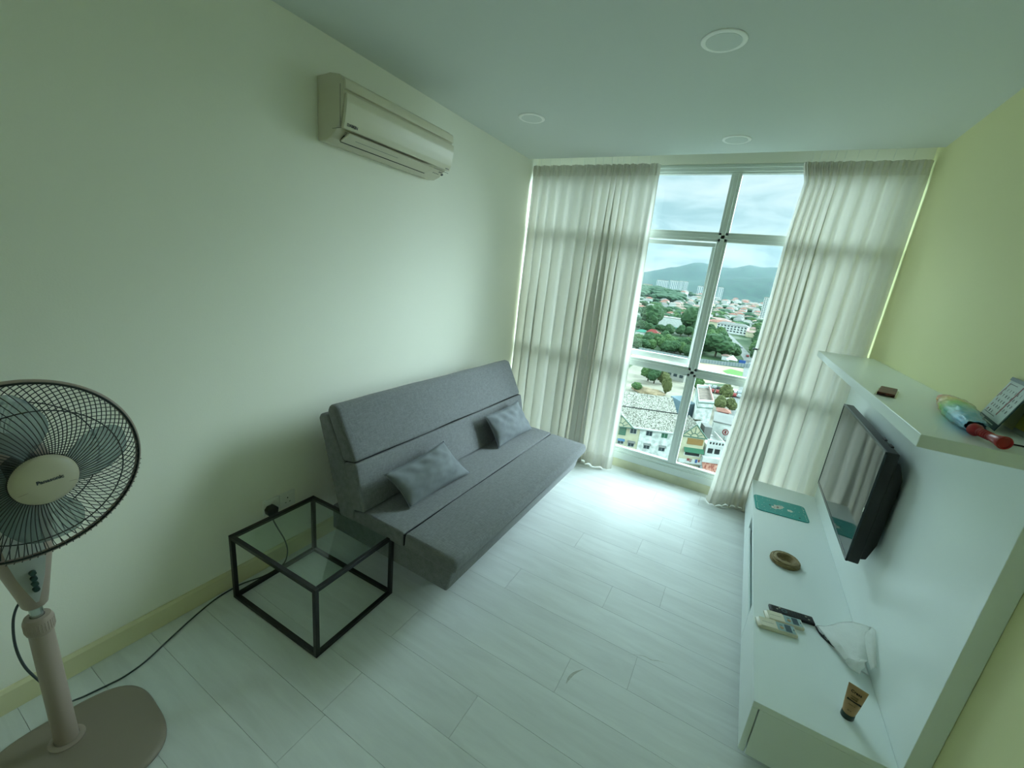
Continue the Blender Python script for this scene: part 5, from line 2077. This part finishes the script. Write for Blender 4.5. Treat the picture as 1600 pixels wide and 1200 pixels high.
for k, (x_, y_, w_, rf, lb) in enumerate(((-96, 560, 18, 'terracotta', 'red'), (-84, 600, 16, 'roofgrey', 'grey'), (-100, 640, 20, 'pinkroof', 'pink'), (-66, 640, 18, 'terracotta', 'brick red'), (-74, 690, 20, 'concrete', 'pale'))):
    block('mid_house', 'house with a %s roof among the trees behind the white hall' % lb, 'house', x_, y_, w_, 10, 6, 0.15 * k - 0.3, 'white', 'houses behind the white hall', 2, 4, ('hip', rf, 2.4), GZ)
block('road_kiosk', 'small white hut under the big tree beside the tent', 'house', -4.5, 333, 5, 4, 3.2, 0, 'white', None, 0, 0, ('hip', 'pinkroof', 1.2), GZ)
block('red_shed', 'small dark red shed beside the side street', 'house', 2.3, 171, 3.6, 4, 3.2, 0.1, 'red', None, 0, 0, ('hip', 'terracotta', 1.0), GZ)
block('street_house', 'white house roof between the stained tower and the street', 'house', 2.8, 150, 5.5, 12, 5.5, 0.05, 'white', None, 0, 0, ('flat', 'roofgrey', .4), GZ)
# white peaked tent
tn = empty('peaked_tent', (-0.4, 322, GZ), 'white peaked marquee tent beside the hoarding fence', 'tent')
b = BM()
v = [b.verts.new(p) for p in ((-4, 318.8, GZ + 2.6), (3.2, 318.8, GZ + 2.6), (3.2, 325.5, GZ + 2.6), (-4, 325.5, GZ + 2.6), (-0.4, 322, GZ + 5.8))]
for f in ((0, 1, 4), (1, 2, 4), (2, 3, 4), (3, 0, 4), (0, 3, 2, 1)):
    b.faces.new([v[i] for i in f])
for v_ in b.verts: v_.co -= Vector((-0.4, 322, GZ))
obj('canopy', b, OM['white'], tn, local=True)
for px, py in ((-3.4, -3.0), (3.4, -3.0), (3.4, 3.2), (-3.4, 3.2)):
    b = BM(); cyl(b, (px, py, 0), (px, py, 2.7), 0.12, n=6); obj('pole', b, OM['hoard'], tn, local=True)
b = BM(); box(b, 4.2, 8.4, 322.4, 322.8, GZ + 0.2, GZ + 3.4)
tag(recentre(obj('blue_banner', b, OM['bluesign'])), 'blue banner board standing right of the white tent', 'sign')
# street sign with a red ring
sg = empty('round_street_sign', (4.2, 141, GZ), 'white board with a red ring standing by the side street', 'sign')
b = BM(); box(b, 3.2, 5.4, 140.9, 141.1, GZ + 2.2, GZ + 5.4); obj('board', b, OM['white'], sg)
b = BM(); tube(b, [(4.3 + 0.78 * math.cos(2 * math.pi * k / 24), 140.85, GZ + 3.8 + 0.9 * math.sin(2 * math.pi * k / 24)) for k in range(24)], 0.17, 6, closed=True)
box(b, 4.0, 4.6, 140.8, 140.88, GZ + 3.3, GZ + 4.3)
obj('red_ring', b, OM['red'], sg)
b = BM(); cyl(b, (4.3, 141, GZ), (4.3, 141, GZ + 2.2), 0.12, n=8); obj('post', b, OM['concrete'], sg)


# ---- vehicles
def car(x, y, rz, m, label):
    r = empty('car', (x, y, GZ + 0.22), label, 'car', 'cars on the streets below')
    r.rotation_euler = (0, 0, rz)
    b = BM()
    prism(b, [(-2.1, -0.85, 0.3), (2.1, -0.85, 0.3), (2.1, -0.85, 0.8), (1.3, -0.85, 0.92), (0.7, -0.85, 1.45), (-1.2, -0.85, 1.45), (-1.9, -0.85, 0.95), (-2.1, -0.85, 0.9)], (0, 1.7, 0), bev=0.08)
    obj('body', b, m, r, local=True)
    b = BM()
    prism(b, [(1.2, -0.87, 0.95), (0.68, -0.87, 1.38), (-1.15, -0.87, 1.38), (-1.7, -0.87, 0.98)], (0, 1.74, 0))
    obj('windows', b, OM['glass'], r, local=True)
    for px in (-1.3, 1.3):
        for py in (-0.86, 0.66):
            b = BM(); cyl(b, (px, py, 0.32), (px, py + 0.2, 0.32), 0.32, n=12); obj('wheel', b, OM['dark'], r, local=True)


mred, msil, mblk, mblu = OM['red'], OM['hoard'], OM['dark'], OM['bluesign']
car(6.4, 140, 1.5, mblk, 'dark car parked by the board with the red ring')
car(9.0, 168, 1.5, msil, 'silver car parked beside the dark red shed')
car(-14, 232, 0.3, mblu, 'blue car at the edge of the parking lot')
car(11.5, 330, 1.6, msil, 'silver car on the road beside the marquee')
car(9.5, 372, 1.75, mred, 'red car on the road behind the marquee')
car(4.0, 428, 1.8, msil, 'silver car on the road before the shophouse row')
for k in range(22):
    x_, y_ = -6 + (k % 11) * 1.9 + random.uniform(-.3, .3), 214 + (k // 11) * 9 + random.uniform(-1, 1)
    car(x_, y_, 1.5 + random.uniform(-.15, .15), random.choice([msil, msil, mblk, mred, OM['white'], OM['tealroof']]), 'car parked in the crowded rows behind the stained tower')


# ---- trees
def leaf_mat(name, c1, c2):
    q = Mat(name)
    q.b.inputs['Roughness'].default_value = 0.9
    q.b.inputs['Specular IOR Level'].default_value = 0.1
    tcn = q.n('ShaderNodeTexCoord')
    n = q.n('ShaderNodeTexNoise')
    n.inputs['Scale'].default_value = 5.0
    n.inputs['Detail'].default_value = 8
    n.inputs['Roughness'].default_value = 0.8
    q.l(tcn.outputs['Object'], n.inputs[0])
    r = q.n('ShaderNodeValToRGB')
    r.color_ramp.elements[0].position = 0.36
    r.color_ramp.elements[0].color = c1
    r.color_ramp.elements[1].position = 0.66
    r.color_ramp.elements[1].color = c2
    q.l(n.outputs[0], r.inputs[0])
    q.l(r.outputs[0], q.b.inputs['Base Color'])
    return q.m


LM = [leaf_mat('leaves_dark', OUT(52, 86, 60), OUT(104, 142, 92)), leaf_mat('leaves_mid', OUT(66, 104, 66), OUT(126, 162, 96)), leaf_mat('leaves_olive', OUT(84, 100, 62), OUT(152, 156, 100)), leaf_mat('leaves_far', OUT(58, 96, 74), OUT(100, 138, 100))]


def crown_mesh(name, seed, n=13, sub=2, flat=0.62):
    rnd = random.Random(seed)
    b = BM()
    for k in range(n):
        a = rnd.uniform(0, 6.28)
        rr2 = rnd.uniform(0, 0.62) if k else 0
        s = rnd.uniform(0.36, 0.55) if k else 0.62
        c = Vector((math.cos(a) * rr2, math.sin(a) * rr2, 0.55 + rnd.uniform(-0.15, 0.28) * (1 - rr2)))
        r = bmesh.ops.create_icosphere(b, subdivisions=sub, radius=s)
        for v in r['verts']:
            d = 1 + 0.30 * noise.noise(v.co * 5.0 + Vector((seed, k, 0))) + 0.22 * noise.noise(v.co * 12.0 + Vector((seed, k, 5)))
            v.co = Vector((v.co.x * d, v.co.y * d, v.co.z * d * flat)) + c
    me = bpy.data.meshes.new(name)
    b.to_mesh(me)
    b.free()
    return me


CROWN = [[crown_mesh('crown', s + 10 * i, 12 if i < 3 else 7, 3 if i < 3 else 2) for s in range(3)] for i in range(4)]
for i in range(4):
    for me in CROWN[i]:
        me.materials.append(LM[i])
b = BM(); cyl(b, (0, 0, 0), (0.03, 0.0, 0.5), 0.055, 0.035, 8)
trunk_me = bpy.data.meshes.new('trunk'); b.to_mesh(trunk_me); b.free(); trunk_me.materials.append(OM['bark'])


def tree(x, y, w_, h_, kind, label, group=None, z=None):
    z = ground_z(x, y) if z is None else z
    r = bpy.data.objects.new('tree', None)
    COL.objects.link(r)
    r.location = (x, y, z)
    r.rotation_euler = (0, 0, random.uniform(0, 6.28))
    tag(r, label, 'tree', group)
    c = bpy.data.objects.new('crown', random.choice(CROWN[kind]))
    COL.objects.link(c); c.parent = r
    c.scale = (w_ / 2, w_ / 2, h_ * 0.9)
    t = bpy.data.objects.new('trunk', trunk_me)
    COL.objects.link(t); t.parent = r
    t.scale = (h_ * 0.8, h_ * 0.8, h_ * 0.9)
    return r


tree(-86, 470, 34, 26, 0, 'big round dark green tree left of the white hall')
tree(-47, 470, 32, 28, 0, 'big round dark green tree right of the white hall, by the mullion')
tree(-12, 342, 30, 17, 0, 'broad dark green tree right of the mullion behind the hoarding')
tree(-22, 350, 20, 15, 0, 'dark green tree behind the left end of the hoarding beside the broad one')
tree(-1, 352, 14, 11, 0, 'rounded tree behind the white marquee')
tree(-34, 209, 9, 9, 1, 'light green tree on the dusty lot, leftmost')
tree(-30.5, 206, 8, 8, 0, 'darker tree on the dusty lot beside the light green one')
tree(-26.5, 208, 7, 8, 2, 'olive tree on the dusty lot before the workshop')
tree(-22.3, 190, 4.5, 8.5, 2, 'thin olive tree at the edge of the weathered tile roof')
tree(-34, 183, 6, 4, 1, 'low green shrub left of the dirt mound')
tree(-11.5, 214, 7, 7.5, 1, 'small bright tree just behind the narrow tower')
tree(0.6, 182, 6.2, 6.5, 2, 'olive tree between the narrow tower and the side street')
tree(4.2, 184, 5.6, 6, 2, 'olive tree beside the side street, right of the other olive tree')
tree(1.5, 205, 7, 7.5, 2, 'sparse tree in front of the crowded parked cars')
tree(-96, 402, 16, 10, 1, 'bushy tree behind the green shed roof')
for k in range(16):
    tree(-70 + k * 3.4 + random.uniform(-2, 2), random.uniform(338, 372), random.uniform(10, 14), random.uniform(8, 11), random.choice([0, 0, 1, 3]), 'tree in the second green row behind the sand lot', 'trees of the second row behind the sand lot')
for k in range(11):
    tree(-78 + k * 4.9 + random.uniform(-1, 1), 312 + random.uniform(-4, 10), random.uniform(9, 13), random.uniform(7, 10), random.choice([0, 1, 1]), 'tree in the mixed green row just beyond the sand lot', 'trees in the row beyond the sand lot')
for k in range(12):
    t = k / 11
    tree(16 + 6 * t + random.uniform(-1.5, 1.5), 350 + 230 * t, random.uniform(12, 17), random.uniform(9, 13), random.choice([0, 1]), 'tree lining the right side of the road', 'trees right of the road')
for k in range(22):
    t = k / 21
    tree(-18 + 13 * math.sin(k * 2.1) - 14 * t, 375 + 150 * t, random.uniform(10, 15), random.uniform(8, 12), random.choice([0, 1]), 'tree between the mullion and the road', 'trees left of the road')
for k in range(26):
    x_, y_ = random.uniform(-118, -52), random.uniform(525, 680)
    tree(x_, y_, random.uniform(12, 18), random.uniform(9, 13), random.choice([0, 1, 3]), 'tree among the roofs behind the white hall', 'trees behind the white hall')
for k in range(14):
    x_, y_ = random.uniform(18, 52), random.uniform(590, 760)
    tree(x_, y_, random.uniform(13, 19), random.uniform(9, 13), random.choice([0, 3]), 'tree on the green slope right of the shophouse row', 'trees right of the shophouse row')
for k in range(10):
    tree(-100 + k * 7 + random.uniform(-2, 2), 425 + random.uniform(-12, 30), random.uniform(11, 15), random.uniform(8, 11), random.choice([0, 0, 1]), 'tree in front of the white hall and the pagoda roof', 'trees around the white hall')
cnt = 0
spots = []
while cnt < 190:
    az = random.uniform(-14.5, 4.5)
    rr3 = math.exp(random.uniform(math.log(600), math.log(1900)))
    x_, y_ = pol(az, rr3)
    if -40 < x_ < 14 and y_ < 660:
        continue
    k_ = 1 + (rr3 - 600) / 1300
    if any((x_ - p) ** 2 + (y_ - q_) ** 2 < (13 * k_) ** 2 for p, q_ in spots):
        continue
    spots.append((x_, y_))
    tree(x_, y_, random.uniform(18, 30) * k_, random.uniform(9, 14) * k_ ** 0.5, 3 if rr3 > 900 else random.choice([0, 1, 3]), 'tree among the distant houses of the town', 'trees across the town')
    cnt += 1
for k in range(60):
    az = random.uniform(-14.0, -8.0)
    rr3 = random.uniform(1050, 1750)
    if rr3 > 1500 and az > -9: continue
    x_, y_ = pol(az, rr3)
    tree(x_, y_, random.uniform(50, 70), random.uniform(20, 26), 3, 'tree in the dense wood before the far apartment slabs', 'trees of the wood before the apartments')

# ---- distant small houses
HM = {}


def house_mesh(roof, wall, seed):
    rnd = random.Random(seed)
    w_, d_, h_, rh = rnd.uniform(10, 16), rnd.uniform(8, 10), rnd.uniform(5, 8), rnd.uniform(1.8, 2.8)
    b = BM(); box(b, -w_ / 2, w_ / 2, -d_ / 2, d_ / 2, -3, h_)
    m1 = bpy.data.meshes.new('wall'); b.to_mesh(m1); b.free(); m1.materials.append(OM[wall])
    b = BM(); e = 0.8
    v = [b.verts.new(p) for p in ((-w_ / 2 - e, -d_ / 2 - e, h_), (w_ / 2 + e, -d_ / 2 - e, h_), (w_ / 2 + e, d_ / 2 + e, h_), (-w_ / 2 - e, d_ / 2 + e, h_), (-w_ / 2 + d_ / 2.6, 0, h_ + rh), (w_ / 2 - d_ / 2.6, 0, h_ + rh))]
    for f in ((0, 1, 5, 4), (1, 2, 5), (2, 3, 4, 5), (3, 0, 4), (0, 3, 2, 1)):
        b.faces.new([v[i] for i in f])
    m2 = bpy.data.meshes.new('roof'); b.to_mesh(m2); b.free(); m2.materials.append(OM[roof])
    return m1, m2


HV = [(house_mesh(r, w_, s), lab) for r, w_, s, lab in (('terracotta', 'white', 1, 'distant white house with a red roof among the trees'), ('pinkroof', 'cream', 2, 'distant cream house with a faded pink roof among the trees'), ('roofgrey', 'white', 3, 'distant white house with a grey roof among the trees'), ('concrete', 'white', 4, 'distant white house with a pale flat-toned roof among the trees'))]
cnt = 0
hspots = []
while cnt < 240:
    az = random.uniform(-14.0, 4.5)
    rr3 = math.exp(random.uniform(math.log(540), math.log(2150)))
    if az < -8.0 and rr3 > 1000:
        continue
    x_, y_ = pol(az, rr3)
    if -48 < x_ < 14 and y_ < 720:
        continue
    k_ = 1 + (rr3 - 600) / 1500
    if any((x_ - p) ** 2 + (y_ - q_) ** 2 < (15 * k_) ** 2 for p, q_ in hspots):
        continue
    hspots.append((x_, y_))
    (m1, m2), lab = random.choice(HV)
    r = bpy.data.objects.new('small_house', None)
    COL.objects.link(r)
    r.location = (x_, y_, ground_z(x_, y_))
    k_ = 1 + (rr3 - 600) / 1500
    r.scale = (k_, k_, k_ * 1.15)
    r.rotation_euler = (0, 0, random.uniform(-0.5, 0.5))
    tag(r, lab, 'house', lab.replace('distant ', '').replace(' house', ' houses') + ' in the town')
    for nm_, me_ in (('wall', m1), ('roof', m2)):
        o = bpy.data.objects.new(nm_, me_)
        COL.objects.link(o); o.parent = r
    cnt += 1

# ---- the rest of the town, beyond what the window shows from the middle of the room
rnd = random.Random(99)
tv_, tf_, hv_, hf_, hm_ = [], [], [], [], []
src = crown_mesh('crown_far', 77, 6, 1)
sv = [v.co.copy() for v in src.vertices]
sf = [tuple(p.vertices) for p in src.polygons]
bpy.data.meshes.remove(src)
for k in range(620):
    az = rnd.choice([rnd.uniform(5.2, 26), rnd.uniform(5.2, 26), rnd.uniform(-32, -15.5)])
    rr4 = math.exp(rnd.uniform(math.log(100 if az > 8.5 else 260), math.log(1900)))
    x_, y_ = pol(az, rr4)
    z_ = ground_z(x_, y_)
    w_, h_ = rnd.uniform(6, 11) * (1 + rr4 / 900), rnd.uniform(8, 13) * (1 + rr4 / 2500)
    if k % 3:
        n0 = len(tv_)
        tv_ += [(x_ + v.x * w_, y_ + v.y * w_, z_ + v.z * h_) for v in sv]
        tf_ += [tuple(i + n0 for i in f) for f in sf]
    else:
        n0 = len(hv_)
        a_, b2, c_ = rnd.uniform(6, 11), rnd.uniform(4, 7), rnd.uniform(5, 9)
        for (px, py, pz) in ((-1, -1, -3), (1, -1, -3), (1, 1, -3), (-1, 1, -3), (-1, -1, c_), (1, -1, c_), (1, 1, c_), (-1, 1, c_), (-.5, 0, c_ + 2.6), (.5, 0, c_ + 2.6)):
            hv_.append((x_ + px * a_, y_ + py * b2, z_ + pz))
        for f, m_ in (((0, 1, 5, 4), 0), ((1, 2, 6, 5), 0), ((2, 3, 7, 6), 0), ((3, 0, 4, 7), 0), ((4, 5, 9, 8), 1), ((5, 6, 9), 1), ((6, 7, 8, 9), 1), ((7, 4, 8), 1)):
            hf_.append(tuple(i + n0 for i in f))
            hm_.append(0 if m_ == 0 else 1 + k % 2)
me = bpy.data.meshes.new('distant_trees'); me.from_pydata(tv_, [], tf_); me.materials.append(LM[3])
o = bpy.data.objects.new('distant_trees', me); COL.objects.link(o)
tag(o, 'mass of distant trees to either side of the view through the window', 'trees', kind='stuff')
me = bpy.data.meshes.new('distant_houses'); me.from_pydata(hv_, [], hf_)
for m_ in ('white', 'terracotta', 'roofgrey'):
    me.materials.append(OM[m_])
for p, m_ in zip(me.polygons, hm_):
    p.material_index = m_
o = bpy.data.objects.new('distant_houses', me); COL.objects.link(o)
tag(o, 'mass of distant houses to either side of the view through the window', 'houses', kind='stuff')

# ---- dirt mound on the lot
b = BM()
bmesh.ops.create_icosphere(b, subdivisions=4, radius=1)
for v in b.verts:
    d = 1 + 0.3 * noise.noise(v.co * 2.2)
    v.co = Vector((v.co.x * 7 * d, v.co.y * 5 * d, max(0, v.co.z * 1.8 * d))) + Vector((-29.5, 186, GZ))
o = recentre(obj('dirt_mound', b, omat('dry_earth', 190, 168, 132, noise_scale=0.6, noise_amt=0.25), smooth=180))
tag(o, 'low mound of dry earth on the dusty lot behind the tile roofs', 'dirt mound')

# ---- humid air over the town and hills
b = BM(); box(b, -3500, 3500, 420, 7500, -80, 700)
hz_ = obj('humid_air', b, None or bpy.data.materials.new('humid_air'))
hm = hz_.data.materials[0]
hm.use_nodes = True
t_ = hm.node_tree
t_.nodes.clear()
vo = t_.nodes.new('ShaderNodeVolumeScatter')
vo.inputs['Color'].default_value = (0.66, 0.90, 1.0, 1)
vo.inputs['Density'].default_value = 0.000022
mo = t_.nodes.new('ShaderNodeOutputMaterial')
t_.links.new(vo.outputs[0], mo.inputs['Volume'])
tag(hz_, kind='structure')
